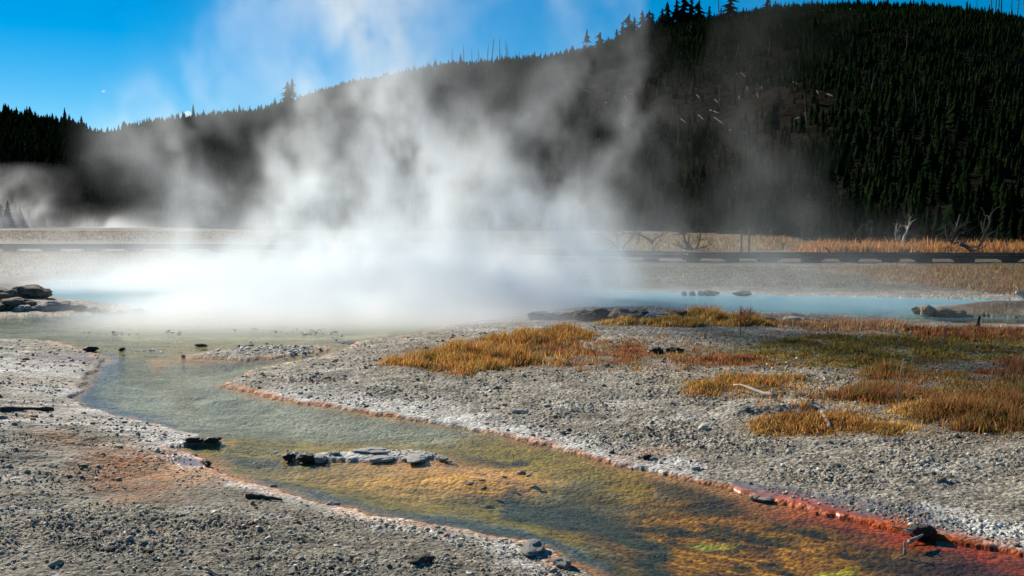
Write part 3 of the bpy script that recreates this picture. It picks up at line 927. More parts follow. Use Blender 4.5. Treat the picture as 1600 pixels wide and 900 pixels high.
# two little clouds beyond the ridge
cl, no_, ou_ = None, None, None
for (px, py, wpx, hpx, dist, lb) in [(294, 181, 30, 13, 2600, 'small bright white cloud sitting on the ridge line'), (162, 143, 9, 4, 3000, 'tiny wisp of white cloud in the blue sky')]:
    r = random.Random(px); mb = MB()
    x, z = at_d(px, py, dist)
    import bmesh
    bm = bmesh.new()
    sc = dist / F
    for j in range(11):
        a = (j / 10 - .5) * wpx * sc * .8
        rad = hpx * sc * (.5 - .35 * abs(j / 10 - .5) * 2) * r.uniform(.8, 1.2)
        bmesh.ops.create_icosphere(bm, subdivisions=2, radius=rad, matrix=Matrix.Translation((a, r.uniform(-.3, .3) * rad, r.uniform(-.2, .5) * rad)))
    me = bpy.data.meshes.new('cloud'); bm.to_mesh(me); bm.free(); me.materials.append(M_cloud)
    for p in me.polygons: p.use_smooth = True
    tag(link('cloud', me, loc=(x, dist, z)), lb, 'cloud')

# ------------------------------------------------------------------ boardwalk
bw = empty('boardwalk', (12, 53, 0)); tag(bw, 'low dark wooden boardwalk crossing the flats behind the steaming pool', 'boardwalk')


def bpart(mb, name, mat):
    o = mb.build(name, mat); o.parent = bw; o.matrix_parent_inverse = Matrix.Translation((-12, -53, 0)); return o


def zof(py, d): return H + (450 - py - (450 - HOR)) / F * d


PATH = [(-50.0, 66.0, .57), (-16.0, 64.5, .57), (2.0, 54.0, .57), (8.0, 50.5, .54), (45.0, 49.5, .52)]
for i in range(len(PATH) - 1):
    a, b = Vector(PATH[i]), Vector(PATH[i + 1]); v = b - a; ln = v.length; rz = math.atan2(v.y, v.x)
    side = Vector((-math.sin(rz), math.cos(rz), 0))
    mb = MB(); nb_ = int(ln / 0.16)
    for j in range(nb_):
        c = a + v * ((j + .5) / nb_)
        mb.box((c.x, c.y, c.z - .025), (ln / nb_ - .012, 1.1, .05), rz)
    bpart(mb, 'deck', M_plank)
    for s in (-1, 1):
        mb = MB(); c = (a + b) / 2
        nseg = max(1, int(ln / 6))
        for j in range(nseg):
            c = a + v * ((j + .5) / nseg) + side * s * .46
            mb.box((c.x, c.y, c.z - .125), (ln / nseg - .01, .08, .145), rz)
        bpart(mb, 'side_beam', M_beam)
        mb = MB()
        for j in range(nseg):
            c = a + v * ((j + .5) / nseg) + side * s * .50
            mb.box((c.x, c.y, c.z + .032), (ln / nseg - .02, .08, .06), rz)
        bpart(mb, 'kerb_rail', M_beam)
SUP = [(951, 1), (1015, 1), (1078, 1), (1140, 1), (1203, 1), (1265, 1), (1327, 1), (1388, 1), (1450, 1), (1511, 1), (1573, 1), (1636, 1), (889, 1), (80, 0), (146, 0), (20, 0), (212, 0), (278, 0), (344, 0)]
for px, rt in SUP:
    X0 = PATH[3] if rt else PATH[0]; X1 = PATH[4] if rt else PATH[1]
    u = (px - 800) / F * cp
    # where this direction crosses the walk
    dxw, dyw = X1[0] - X0[0], X1[1] - X0[1]
    t = (u * X0[1] - X0[0]) / (dxw - u * dyw)
    x, y, zt = X0[0] + dxw * t, X0[1] + dyw * t, X0[2] + (X1[2] - X0[2]) * t
    gz = float(height(np.array([x]), np.array([y]), fine=False)[0]); rz = math.atan2(dyw, dxw)
    mb = MB(); wsp = random.uniform(.36, .74); x += random.uniform(-.18, .18)
    hgt = zt - .20 - gz + .08
    for s in (-.38, .38):
        mb.box((x, y + s, zt - .20 - hgt / 2), (wsp, .26, hgt), rz)
    mb.box((x + random.uniform(-.1, .1), y, zt - .235), (wsp + random.uniform(.12, .3), 1.0, .07), rz)
    bpart(mb, 'support', M_beam)

# ------------------------------------------------------------------ dead wood on the flats
def branchy(mb, base, dirv, ln, rad, depth, r, spread=.8, droop=0.0):
    pts = [Vector(base)]; d = Vector(dirv).normalized(); nseg = 5
    for i in range(nseg):
        d = (d + Vector((r.gauss(0, .26), r.gauss(0, .26), r.gauss(0, .24) - droop))).normalized()
        pts.append(pts[-1] + d * ln / nseg)
    rad_l = [rad * (1 - .75 * i / nseg) for i in range(nseg + 1)]
    mb.tube(pts, rad_l, 6)
    if depth > 0:
        for k_ in range(r.choice((4, 5, 6, 7))):
            i = r.randint(1, nseg - 1)
            dd_ = (d + Vector((r.uniform(-1, 1), r.uniform(-1, 1), r.uniform(-.35, 1))) * spread * 1.3).normalized()
            branchy(mb, pts[i], dd_, ln * r.uniform(.3, .6), rad_l[i] * .68, depth - 1, r, spread, droop)


def dead_tree(px, py, trunks, label, mat, seed, name='dead_tree', group='dead trees on the flats', d=None):
    x, y, z = g1(px, py)
    e = empty(name, (x, y, z - .03)); tag(e, label, 'dead tree', group)
    r = random.Random(seed)
    for i, (off, dv, ln, rad, depth) in enumerate(trunks):
        mb = MB(); branchy(mb, off, dv, ln, rad, depth, r)
        o = mb.build('trunk' if i == 0 else 'branch', mat, e, True)
    return e


dead_tree(968, 391, [((0, 0, .1), (-.9, .1, .55), 2.2, .09, 2), ((.2, 0, .1), (.8, .1, .7), 2.4, .08, 2), ((0, .3, .1), (-.2, .2, .9), 1.6, .06, 2)],
          'grey tangle of dead branches behind the boardwalk at the edge of the steam', M_dead, 1)
dead_tree(1020, 388, [((0, 0, .35), (-1, .1, .25), 2.4, .10, 2), ((0, 0, .5), (.7, .1, .4), 1.2, .07, 2), ((-1, 0, .3), (-.3, 0, 1), 1.4, .07, 1)],
          'dark fallen dead tree with twisted limbs, right of the grey tangle', M_dead, 2)
dead_tree(1023, 400, [((0, 0, 0), (-.15, 0, 1), 1.2, .06, 1), ((.1, 0, .3), (1, 0, .1), .7, .04, 1)], 'small crooked dead sapling just behind the boardwalk deck', M_dead, 3)
dead_tree(1080, 391, [((0, 0, .1), (-.6, 0, .8), 1.7, .12, 2), ((.1, 0, .1), (-.9, .1, .4), 1.5, .10, 2), ((.3, 0, .1), (.25, 0, .95), 1.3, .08, 2), ((.4, 0, .1), (.9, 0, .5), 1.0, .07, 2)],
          'dark spiky uprooted stump left of the two thin posts', M_dead, 4)
dead_tree(938, 358, [((0, 0, 0), (-.4, 0, 1), 4.2, .16, 2), ((0, 0, .5), (.9, 0, .4), 4.0, .14, 2)], 'pale dead tree half lost in steam at the hill foot', M_dead, 5)
dead_tree(1346, 391, [((0, 0, .05), (-.4, 0, .95), 2.0, .09, 1), ((0, 0, .05), (.9, 0, .2), 1.0, .07, 1)], 'leaning dead stem with curved base, leftmost of the snags on the orange grass', M_dead, 6)
dead_tree(1362, 386, [((0, 0, 0), (.05, 0, 1), 1.9, .10, 2), ((-.3, 0, 0), (-.2, 0, .8), 1.0, .07, 1)], 'short grey broken snag beside dark bushes', M_dead, 7)
dead_tree(1411, 386, [((0, 0, 0), (.1, 0, 1), 2.2, .12, 2), ((-.3, 0, .1), (-.2, 0, 1), 1.5, .09, 2), ((.2, 0, 0), (.6, 0, .35), .9, .1, 1)], 'bleached white gnarled snag with knobbly branches', M_silver, 8)
dead_tree(1487, 392, [((0, 0, 0), (.18, 0, 1), 2.6, .13, 2), ((.1, 0, .5), (.5, 0, .2), .8, .10, 1)], 'dark upright snag at the root end of the fallen trunk', M_dead, 9)
dead_tree(1526, 395, [((-1.0, 0, .55), (1, .0, -.16), 1.9, .13, 1), ((.0, 0, .15), (.75, 0, .8), 2.8, .08, 1)], 'forked fallen trunk with one long limb rising to the right', M_dead, 10)
dead_tree(1297, 396, [((0, 0, 0), (.02, 0, 1), .55, .09, 0)], 'small dark stump just behind the boardwalk', M_darkwood, 12)
for px, h, lb in [(1158, 1.45, 'thin dark post behind the boardwalk, the shorter of two'), (1170, 1.55, 'thin dark post behind the boardwalk, the taller of two')]:
    x, y, z = g1(px, 397); mb = MB()
    mb.tube([(0, 0, -.1), (.01, 0, .5), (0, 0, h - .03), (0, 0, h)], [.06, .055, .05, .042], 8)
    o = mb.build('post', M_darkwood, None, True); o.location = (x, y, z); tag(o, lb, 'post', 'posts behind the boardwalk')


def stick(name, p0, p1, rad, mat, label, cat='stick', lift=(0.03, 0.05), fork=None, group=None, up=False):
    A = Vector(g1(*p0)); Bv = Vector(g1(*p1))
    if up:
        bx_, bz_ = at_d(p1[0], p1[1], A.y); Bv = Vector((bx_, A.y + .02, bz_))
    A.z += lift[0]; Bv.z += lift[1]
    M_ = (A + Bv) / 2; r = random.Random(int(p0[0])); mb = MB()
    n_ = 7; ax = (Bv - A); pr = ax.cross(Vector((0, 0, 1))).normalized()
    pts = [A - M_ + ax * (i / n_) + pr * r.gauss(0, .012) * ax.length + Vector((0, 0, r.gauss(0, .008) * ax.length)) for i in range(n_ + 1)]
    mb.tube(pts, [rad * (1 - .55 * i / n_) * r.uniform(.85, 1.15) for i in range(n_ + 1)], 7)
    if fork:
        i = 4; mb.tube([pts[i], pts[i] + Vector(fork)], [rad * .5, rad * .2], 5)
    o = mb.build(name, mat, None, True); o.location = M_; tag(o, label, cat, group); return o


stick('driftwood', (1212, 628), (1150, 612), .026, M_drift, 'bleached driftwood branch lying in golden grass above the flat slab', 'driftwood', (.06, .09), fork=(.35, .05, .02))
stick('driftwood', (1298, 672), (1284, 655), .03, M_drift, 'short pale stick at the right end of the flat slab', 'driftwood', (.02, .08))
stick('driftwood', (1612, 470), (1588, 457), .10, M_drift, 'thick bleached branch jutting up at the far bank edge', 'driftwood', (.05, .0), fork=(-.15, 0, .2), up=True)
stick('driftwood', (0, 644), (84, 641), .05, M_darkwood, 'long dark log sunk in the pale crust of the left bank', 'log', (.01, .01))
stick('driftwood', (385, 778), (441, 784), .022, M_darkwood, 'dark thin stick on pink crust beside the stream', 'stick', (.02, .015))
stick('driftwood', (800, 646), (826, 645), .022, M_rockg, 'small grey stick on the gravel of the right bank', 'stick', (.02, .02))
stick('driftwood', (1526, 513), (1531, 494), .055, M_darkwood, 'dark rotten stump on the near rim of the blue pool', 'stump', (-.03, .0), up=True)
stick('driftwood', (320, 893), (345, 905), .010, M_drift, 'thin pale reddish twig on coarse gravel at the bottom', 'stick', (.02, .02))
for (p0, p1, z1, lb) in [((1401, 640), (1412, 590), .55, 'tall pale dry stem leaning among red brown plants'), ((1470, 545), (1480, 520), .35, 'bent pale dry stalk above the green moss'),
                         ((1157, 522), (1158, 482), .42, 'dark upright seed stalk by the golden grass'), ((1403, 545), (1401, 525), .3, 'thin straight dry stalk on the moss')]:
    x, y, z = g1(*p0); x2, _ = at_d(p1[0], p1[1], y); mb = MB()
    dx = x2 - x
    mb.tube([(0, 0, -.02), (dx * .2, .01, z1 * .4), (dx * .6, 0, z1 * .8), (dx, 0, z1)], [.007, .006, .005, .004], 5)
    for j in range(5): mb.tube([(dx * .6, 0, z1 * (.7 + .06 * j)), (dx * .6 + random.uniform(-.03, .03), random.uniform(-.03, .03), z1 * (.76 + .06 * j))], [.005, .002], 4)
    dark = 'dark' in lb
    o = mb.build('dry_stalk', M_darkwood if dark else M_drift); o.location = (x, y, z); tag(o, lb, 'dry stalk', 'dry stalks on the right bank')

# ------------------------------------------------------------------ rocks
def rock_mesh(seed, rough=.25, flat=.6, sub=4, ang=1.0):
    import bmesh
    bm = bmesh.new(); bmesh.ops.create_icosphere(bm, subdivisions=sub, radius=1.0)
    P = np.array([v.co[:] for v in bm.verts])
    nn = fbm3(P[:, 0] * 1.3 + seed * 7.1, P[:, 1] * 1.3 + seed, P[:, 2] * 1.3 - seed, 4, seed)
    n2_ = fbm3(P[:, 0] * 4 + seed, P[:, 1] * 4, P[:, 2] * 5, 3, seed + 9)
    P = P * (1 + rough * 1.8 * nn + rough * .45 * n2_)[:, None]
    P[:, 2] = np.round(P[:, 2] * 5 * ang) / (5 * ang) * .5 + P[:, 2] * .5
    P[:, 2] *= flat
    for v, p in zip(bm.verts, P): v.co = p
    me = bpy.data.meshes.new('rock'); bm.to_mesh(me); bm.free()
    me.polygons.foreach_set('use_smooth', [True] * len(me.polygons))
    return me


RM = {}


def rock(px, py, wpx, hpx, mat, label, seed, name='rock', depth=.8, group=None, z=None, sink=.35, rz=0):
    x, y, zz = g1(px, py)
    if z is not None: zz = z
    key = (seed % 9, mat.name)
    if key not in RM:
        RM[key] = rock_mesh(seed % 9 + 1, rough=.32, flat=1.0); RM[key].materials.append(mat)
    o = link(name, RM[key])
    sx = wpx * y / F / 2; sz = hpx * y / F / 2
    o.scale = (sx, sx * depth, max(sz * 1.15, .01)); o.location = (x, y, zz + sz * (1 - sink)); o.rotation_euler = (0, 0, rz)
    tag(o, label, 'rock', group); return o


GL = 'rocks on the left shore of the pool'
for i, (px, py, wp, hp, mt, lb) in enumerate([
    (48, 467, 62, 20, M_rockd, 'largest dark rock on the left shore, half in steam'), (10, 467, 50, 18, M_rockd, 'dark rock at the left edge, behind the slanted slab'),
    (28, 477, 58, 14, M_rockd, 'dark slanted slab in front of the largest shore rock'), (0, 482, 30, 12, M_rockd, 'low dark rock cut by the left edge of the picture'),
    (34, 482, 34, 9, M_rockg, 'grey wedge rock below the dark slanted slab'), (86, 482, 46, 16, M_rockg, 'rounded grey brown rock in the middle of the shore row'),
    (56, 482, 18, 7, M_rockg, 'small grey rock left of the rounded grey brown rock'), (124, 481, 28, 9, M_rockg, 'blunt grey rock right of the rounded grey brown rock'),
    (144, 483, 24, 8, M_rockg, 'brownish low rock with an orange edge on the shore point'), (162, 485, 20, 6, M_rockg, 'low pale stone towards the tip of the shore point'),
    (188, 486, 28, 7, M_rockg, 'pale flat stone near the tip of the shore point'), (218, 487, 22, 7, M_rockg, 'hazy pale stone at the very tip of the shore point')]):
    rock(px, py + 2, wp, hp, mt, lb, i + 1, group=GL, rz=i * .6)
GR = 'rocks along the rim of the pool'
for i, (px, wp, hp, mt) in enumerate([(846, 40, 9, M_rockg), (880, 44, 11, M_rockg), (908, 36, 12, M_rockd), (934, 40, 14, M_rockd), (966, 44, 14, M_rockt), (996, 36, 12, M_rockd),
                                      (1022, 44, 12, M_rockg), (1056, 40, 11, M_rockd), (1084, 32, 9, M_rockd), (1112, 30, 8, M_rockd), (1146, 34, 7, M_rockd), (1190, 40, 6, M_rockd), (1240, 40, 7, M_rockg), (1300, 44, 7, M_rockd)]):
    lbs = ['pale crusted rock at the steamy left end of the pool rim', 'pale grey rock next to the steamy left end of the rim', 'dark rock left of the darkest hollow of the pool rim', 'dark hollowed rock above the left end of the golden grass',
           'tan lit rock in the middle of the pool rim', 'dark rock right of the tan lit rim rock', 'grey rock with pale spots on the pool rim', 'dark rim rock left of the tall golden tuft',
           'small dark rim rock behind the golden grass tuft', 'low dark rim rock just behind the tallest golden tuft', 'low dark rim rock beside the dark seed stalk', 'flat dark rim stone right of the dark seed stalk',
           'flat grey stone on the right part of the rim', 'flat dark stone on the rim of the blue pool, farthest right']
    rock(px, 498 + max(0, (px - 1100)) * .03, wp * 1.15, hp * 1.25, mt, lbs[i], i + 3, group=GR, rz=i * 1.1, sink=.25)
for i, (px, py, wp, hp, lb) in enumerate([(1434, 490, 20, 11, 'small pale tan knob, leftmost of the lumpy mound'), (1450, 492, 30, 15, 'round tan knob in the middle of the lumpy mound'),
                                          (1470, 492, 38, 14, 'dark brown knob at the right of the lumpy mound in the pool'), (1492, 492, 40, 10, 'low brown ridge rock right of the lumpy mound')]):
    rock(px, py, wp, hp, (M_rockt, M_rockt, M_rockd, M_rockd)[i], lb, i + 2, group='knobs of the mound in the pool', z=0.0, sink=.05, rz=i)
for i, (px, wp) in enumerate([(1068, 9), (1081, 11), (1095, 10), (1110, 22), (1160, 26)]):
    rock(px, 462, wp, 8, M_rockg if i < 3 else M_rockd, 'pale rounded stone in the row on the far edge of the blue pool' if i < 3 else 'low dark stone on the far edge of the blue pool', i + 4,
         group='pale stones on the far pool edge' if i < 3 else 'dark stones on the far pool edge', sink=.1)
GS = 'stones in the stream'
for i, (px, py, wp, hp, mt, lb) in enumerate([
    (480, 720, 30, 12, M_rockb, 'black rounded stone at the left end of the stream bar'), (452, 718, 24, 11, M_rockb, 'second black stone on the stream bar, farther left'),
    (500, 719, 40, 9, M_crust, 'low grey crust block on the stream bar beside the black stones'), (522, 710, 22, 6, M_crust, 'thin pale slab lifted on the stream bar'),
    (597, 719, 44, 6, M_crust, 'long grey crust slab, left half of the pale stream bar'), (650, 718, 50, 7, M_crust, 'broad crumbly grey crust, right half of the pale stream bar'),
    (690, 718, 24, 7, M_crust, 'small grey lump at the right tip of the stream bar'), (580, 707, 52, 7, M_crust, 'flat pale crust behind the grey stream bar'),
    (734, 757, 16, 5, M_rockg, 'flat grey stone on the orange sand'), (756, 764, 15, 5, M_rockt, 'rusty flat stone below the grey stone on the orange sand'), (753, 751, 13, 3, M_rockg, 'tiny flat pebble on the orange sand'),
    (815, 741, 16, 5, M_rockg, 'grey stone at the right tip of the orange sand'), (826, 744, 14, 4, M_crust, 'pale stone touching the grey stone at the tip of the orange sand'), (788, 746, 12, 3, M_rockg, 'small pebble right on the orange sand edge'),
    (308, 690, 38, 9, M_rockb, 'black wet stone at the point of the left bank'), (332, 690, 28, 8, M_rockb, 'black wet stone in the water off the left bank point'), (325, 730, 14, 12, M_rockb, 'small black stone at the inner corner of the left bank'),
    (392, 540, 12, 3, M_rockg, 'flat dark stone on the olive shallows, left of the gravel bar'), (142, 548, 22, 7, M_rockb, 'black and white stone on the olive shallows near the left bank'), (190, 548, 14, 6, M_rockb, 'small dark stone on the olive shallows'),
    (286, 558, 10, 4, M_rockg, 'small stone at the tip of the gravel bar'), (314, 541, 20, 5, M_rockd, 'dark flat stone above the gravel bar'),
    (1588, 853, 14, 5, M_rockt, 'rusty pebble on the red rim at the right edge'),
    (1178, 779, 20, 7, M_rockg, 'grey crust lump on the right edge of the stream'), (1196, 782, 24, 6, M_crust, 'pale crust lump next to the grey lump on the right stream edge'),
    (1012, 717, 18, 8, M_rockb, 'dark reddish stone in rusty gravel on the right bank'), (888, 673, 13, 5, M_rockb, 'single dark stone on pale gravel of the right bank'),
    (1025, 551, 26, 10, M_rockb, 'black rock on the right bank, left of two'), (1054, 551, 28, 10, M_rockb, 'black rock on the right bank, right of two'),
    (124, 845, 20, 6, M_rockb, 'small dark stone on coarse gravel in the left corner'), (172, 861, 26, 9, M_rockd, 'dark angular stone on the near gravel'), (232, 866, 22, 8, M_rockd, 'brownish stone right of the dark angular stone on near gravel'),
    (660, 880, 40, 12, M_rockd, 'crusty dark clod on the near bank'), (830, 862, 60, 16, M_rockg, 'crusted grey clod at the near point of the left bank'), (878, 884, 40, 14, M_rockg, 'orange stained crust at the tip of the near bank'),
    (520, 790, 22, 8, M_crust, 'grey crust lump on the pink edge of the near bank'), (427, 763, 14, 7, M_crust, 'pale knob on the near bank edge')]):
    rock(px, py, wp, hp, mt, lb, i + 1, group=GS if i < 25 else 'loose stones on the banks', rz=i * .9, sink=.3, depth=.6)
rock(1440, 838, 46, 22, M_rockb, 'peaked dark brown boulder on the red rim of the stream', 5, name='boulder', depth=.7, sink=.25)
stick('driftwood', (1428, 840), (1393, 838), .012, M_drift, 'pale thin twig reaching from the peaked boulder over the water', 'twig', (.05, .07), fork=(.1, -.06, -.05))
stick('driftwood', (1421, 853), (1442, 847), .016, M_drift, 'white broken root in the water below the peaked boulder', 'driftwood', (.03, .05), fork=(-.02, -.05, .02))
stick('driftwood', (1414, 860), (1415, 847), .012, M_drift, 'white upright peg of wood standing in dark water', 'driftwood', (-.03, .0), up=True)

# loose gravel scattered over the banks and the shoals
def small_stones(name, pts, size, cols, label, seed):
    r = np.random.default_rng(seed)
    ph = (1 + 5 ** .5) / 2
    ico = np.array([(-1, ph, 0), (1, ph, 0), (-1, -ph, 0), (1, -ph, 0), (0, -1, ph), (0, 1, ph), (0, -1, -ph), (0, 1, -ph), (ph, 0, -1), (ph, 0, 1), (-ph, 0, -1), (-ph, 0, 1)]) / 1.9
    tri = np.array([(0, 11, 5), (0, 5, 1), (0, 1, 7), (0, 7, 10), (0, 10, 11), (1, 5, 9), (5, 11, 4), (11, 10, 2), (10, 7, 6), (7, 1, 8), (3, 9, 4), (3, 4, 2), (3, 2, 6), (3, 6, 8), (3, 8, 9), (4, 9, 5), (2, 4, 11), (6, 2, 10), (8, 6, 7), (9, 8, 1)])
    n_ = len(pts)
    Vv = ico[None] * (1 + .28 * r.normal(size=(n_, 12, 1))) * size[:, None, None] * np.stack([r.uniform(.8, 1.5, n_), r.uniform(.7, 1.1, n_), r.uniform(.4, .8, n_)], -1)[:, None, :]
    a = r.uniform(0, 6.28, n_); c, s = np.cos(a)[:, None], np.sin(a)[:, None]
    Vv = np.stack([Vv[..., 0] * c - Vv[..., 1] * s, Vv[..., 0] * s + Vv[..., 1] * c, Vv[..., 2]], -1) + pts[:, None, :]
    Tt = (tri[None] + (np.arange(n_) * 12)[:, None, None]).reshape(-1, 3)
    Cc = np.repeat(cols, 12, 0)
    o = link(name, mesh_np(name, Vv.reshape(-1, 3), Tt.ravel(), np.full(len(Tt), 3), [M_gravel], False, attrs={'col': Cc}))
    tag(o, label, 'gravel', kind='stuff')


ng = 70000
gpx = rng.uniform(-60, 1660, ng); gpy = 520 + 400 * rng.uniform(0, 1, ng) ** .8
gx, gy = at(gpx, gpy); gd = shore(gx, gy)
dens = np.clip(.5 + 1.2 * fbm2(gx * .9, gy * .9, 3, 61), .05, 1)
kp = (gd > .12) & (rng.uniform(0, 1, ng) < dens)
gx, gy = gx[kp], gy[kp]
gz = height(gx, gy)
sz = np.exp(rng.normal(-5.0, .5, len(gx))) * np.clip(gy / 9, .8, 2.0); sz = np.clip(sz, .003, .04)
gc = np.array([.33, .30, .24]) * rng.uniform(.4, 1.9, (len(gx), 1)) + rng.normal(0, .012, (len(gx), 3))
rusty = rng.uniform(0, 1, len(gx)) < .06
gc[rusty] = (.32, .17, .09)
small_stones('gravel', np.stack([gx, gy, gz + sz * .15], -1), sz, np.clip(gc, .03, .75), 'loose grey gravel lying over both banks of the stream', 3)
# shoal stones of the outlet: rows of little stones
sp_, ssz = [], []
for (cx, cy, rx, ry, cnt, s) in [(440, 548, 70, 7, 170, .045), (490, 519, 45, 3, 90, .045), (400, 514, 60, 2, 70, .04), (190, 520, 40, 1.5, 45, .04), (270, 519, 14, 1.5, 25, .05), (300, 499, 50, .8, 40, .06),
                                 (470, 709, 40, 5, 60, .02), (625, 713, 75, 6, 200, .014), (480, 714, 45, 4, 70, .014), (410, 720, 30, 2, 26, .012), (860, 725, 90, 12, 40, .006), (385, 552, 50, 4, 60, .03), (220, 548, 60, 2, 30, .03), (570, 546, 30, 5, 40, .03)]:
    cnt = int(cnt * (.55 if cy < 530 else 1)); ry = ry * (2.2 if cy < 530 else 1.2)
    a = rng.normal(0, .55, (cnt, 2)); ppx = cx + a[:, 0] * rx; ppy = cy + a[:, 1] * ry + a[:, 0] * ry * .6
    x, y = at(ppx, ppy); z = np.maximum(height(x, y, fine=False), -.012)
    sp_.append(np.stack([x, y, z], -1)); ssz.append(np.clip(s * .55 * np.exp(rng.normal(0, .45, cnt)), .005, .045))
sp_ = np.concatenate(sp_); ssz = np.concatenate(ssz)
small_stones('shoal_gravel', sp_, ssz, np.clip(np.array([.5, .48, .43]) * rng.uniform(.4, 1.5, (len(sp_), 1)), .04, .75), 'small stones strewn over the shoals and bars in the water', 4)

# ------------------------------------------------------------------ grass
def inpoly(px, py, P):
    P = np.asarray(P, float); ins = np.zeros(px.shape, bool); n_ = len(P)
    for i in range(n_):
        ax, ay = P[i]; bx, by = P[(i + 1) % n_]
        if ay != by: ins ^= ((ay > py) != (by > py)) & (px < (bx - ax) * (py - ay) / (by - ay) + ax)
    return ins


def grass(name, poly, tufts, blades, hgt, cols, label, seed, lean=.55, wid=.0055, cat='grass', spread=.06, ragged=14, soft=.35):
    r = np.random.default_rng(seed)
    P = np.asarray(poly, float)
    # even over the ground: sample in ground coordinates
    G = to_ground(P); lo, hi = G.min(0), G.max(0)
    X_, Y_ = [], []
    tot = 0
    while tot < tufts:
        x = r.uniform(lo[0], hi[0], tufts * 6); y = r.uniform(lo[1], hi[1], tufts * 6)
        px, py = proj(x, y, np.zeros_like(x))
        s_ = 6.0 / np.maximum(y, 4) * 2
        px2 = px + ragged * 1.6 * s_ * fbm2(x * 2, y * 2, 3, seed); py2 = py + ragged * .5 * s_ * fbm2(x * 2 + 31, y * 2, 3, seed)
        e_ = 0.9 if y.mean() < 30 else 2.5
        wob_ = fbm2(x * 1.9, y * 1.9, 3, seed + 3)
        m_ = inpoly(px2, py2, P) | (r.uniform(0, 1, len(x)) < .02)
        inn = -sdf(x, y, G) + .35 * wob_
        m_ &= r.uniform(0, 1, len(x)) < np.clip(.5 + 1.5 * fbm2(x * 2.2, y * 2.2, 3, seed + 5), .05, 1) * (.06 + .94 * ss(-.1, e_ * soft, inn))
        X_.append(x[m_]); Y_.append(y[m_]); tot += m_.sum()
    X_ = np.concatenate(X_)[:tufts]; Y_ = np.concatenate(Y_)[:tufts]
    th = hgt * np.clip(1 + 1.3 * fbm2(X_ * 1.6, Y_ * 1.6, 3, seed + 8), .3, 1.9) * r.uniform(.5, 1.35, tufts)
    th *= .5 + .5 * ss(-.05, .5 if hgt < .3 else 1.5, -sdf(X_, Y_, G))
    tn = np.clip(((fbm2(X_ * 1.1, Y_ * 1.1, 3, seed + 11) * .9 + .5 + r.normal(0, .22, tufts)) * len(cols)).astype(int), 0, len(cols) - 1)
    n_ = tufts * blades
    ti = np.repeat(np.arange(tufts), blades)
    bx = X_[ti] + r.normal(0, spread, n_); by = Y_[ti] + r.normal(0, spread, n_)
    bz = height(bx, by, fine=False) - .01
    h = th[ti] * r.uniform(.45, 1.15, n_)
    az = r.uniform(0, 6.28, n_) ; ln = h * lean * np.abs(r.normal(.6, .6, n_))
    # tufts lean a little the same way
    ox = np.cos(az) * ln + .12 * h; oy = np.sin(az) * ln
    pa = r.uniform(0, 6.28, n_)
    wx = np.cos(pa) * wid * r.uniform(.6, 1.4, n_); wy = np.sin(pa) * wid * r.uniform(.6, 1.4, n_)
    V0 = np.stack([bx - wx, by - wy, bz], -1); V1 = np.stack([bx + wx, by + wy, bz], -1)
    mx_, my_, mz_ = bx + ox * .35, by + oy * .35, bz + h * .6
    V2 = np.stack([mx_ + wx * .7, my_ + wy * .7, mz_], -1); V3 = np.stack([mx_ - wx * .7, my_ - wy * .7, mz_], -1)
    V4 = np.stack([bx + ox, by + oy, bz + h], -1)
    Vv = np.stack([V0, V1, V2, V3, V4], 1).reshape(-1, 3)
    b5 = np.arange(n_) * 5
    q_ = np.stack([b5, b5 + 1, b5 + 2, b5 + 3, b5 + 3, b5 + 2, b5 + 4], -1).ravel()
    lt = np.tile([4, 3], n_)
    cc = np.asarray(cols)[tn][ti] * r.uniform(.4, 1.45, (n_, 1)) * (1 + r.normal(0, .1, (n_, 3)))
    Cc = np.repeat(np.clip(cc, .01, .8), 5, 0)
    o = link(name, mesh_np(name, Vv, q_, lt, [M_grass], False, attrs={'col': Cc}))
    tag(o, label, cat, kind='stuff'); return o


GOLD = [(.26, .16, .04), (.46, .24, .06), (.58, .33, .09), (.36, .16, .04), (.50, .23, .06), (.22, .12, .04)]
BRIGHT = [(.70, .40, .10), (.62, .35, .09), (.74, .44, .15), (.55, .28, .06)]
RUST = [(.34, .12, .045), (.22, .07, .03), (.42, .19, .07), (.2, .12, .05)]
OLIVE = [(.24, .19, .04), (.33, .25, .05), (.17, .14, .028), (.26, .14, .045), (.36, .23, .055)]
BROWN = [(.27, .13, .04), (.35, .18, .05), (.19, .085, .03), (.13, .11, .028)]
grass('dry_grass', [(580, 587), (612, 574), (700, 557), (760, 542), (820, 532), (880, 524), (930, 531), (925, 544), (860, 550), (835, 566), (845, 580), (765, 594), (735, 605), (690, 600), (640, 591)],
      1100, 22, .155, GOLD, 'large golden brown clump of dry grass on the right bank, nearest the stream', 201)
grass('dry_grass', [(780, 552), (900, 548), (960, 560), (950, 585), (880, 592), (790, 585)], 260, 12, .10, GOLD + RUST, 'sparse rusty grass just right of the large golden clump', 202)
grass('dry_grass', [(915, 519), (950, 511), (1060, 508), (1130, 506), (1160, 508), (1215, 514), (1210, 521), (1090, 523), (1000, 520)], 900, 18, .12, BRIGHT, 'bright golden grass strip in front of the pool rim', 203, wid=.009)
grass('dry_grass', [(1070, 506), (1135, 504), (1130, 512), (1075, 514)], 120, 22, .36, BRIGHT, 'tall pale golden tuft rising before the pool rim', 204, wid=.009)
grass('dry_grass', [(1140, 508), (1175, 506), (1175, 522), (1145, 524)], 70, 14, .32, RUST, 'reddish tuft of stems around the dark seed stalk', 205, wid=.009)
grass('dry_grass', [(1200, 512), (1420, 516), (1480, 526), (1380, 530), (1220, 527)], 520, 12, .12, [(.45, .25, .12), (.5, .32, .18), (.32, .16, .08)], 'pinkish orange sparse grass along the right part of the rim', 206, wid=.008)
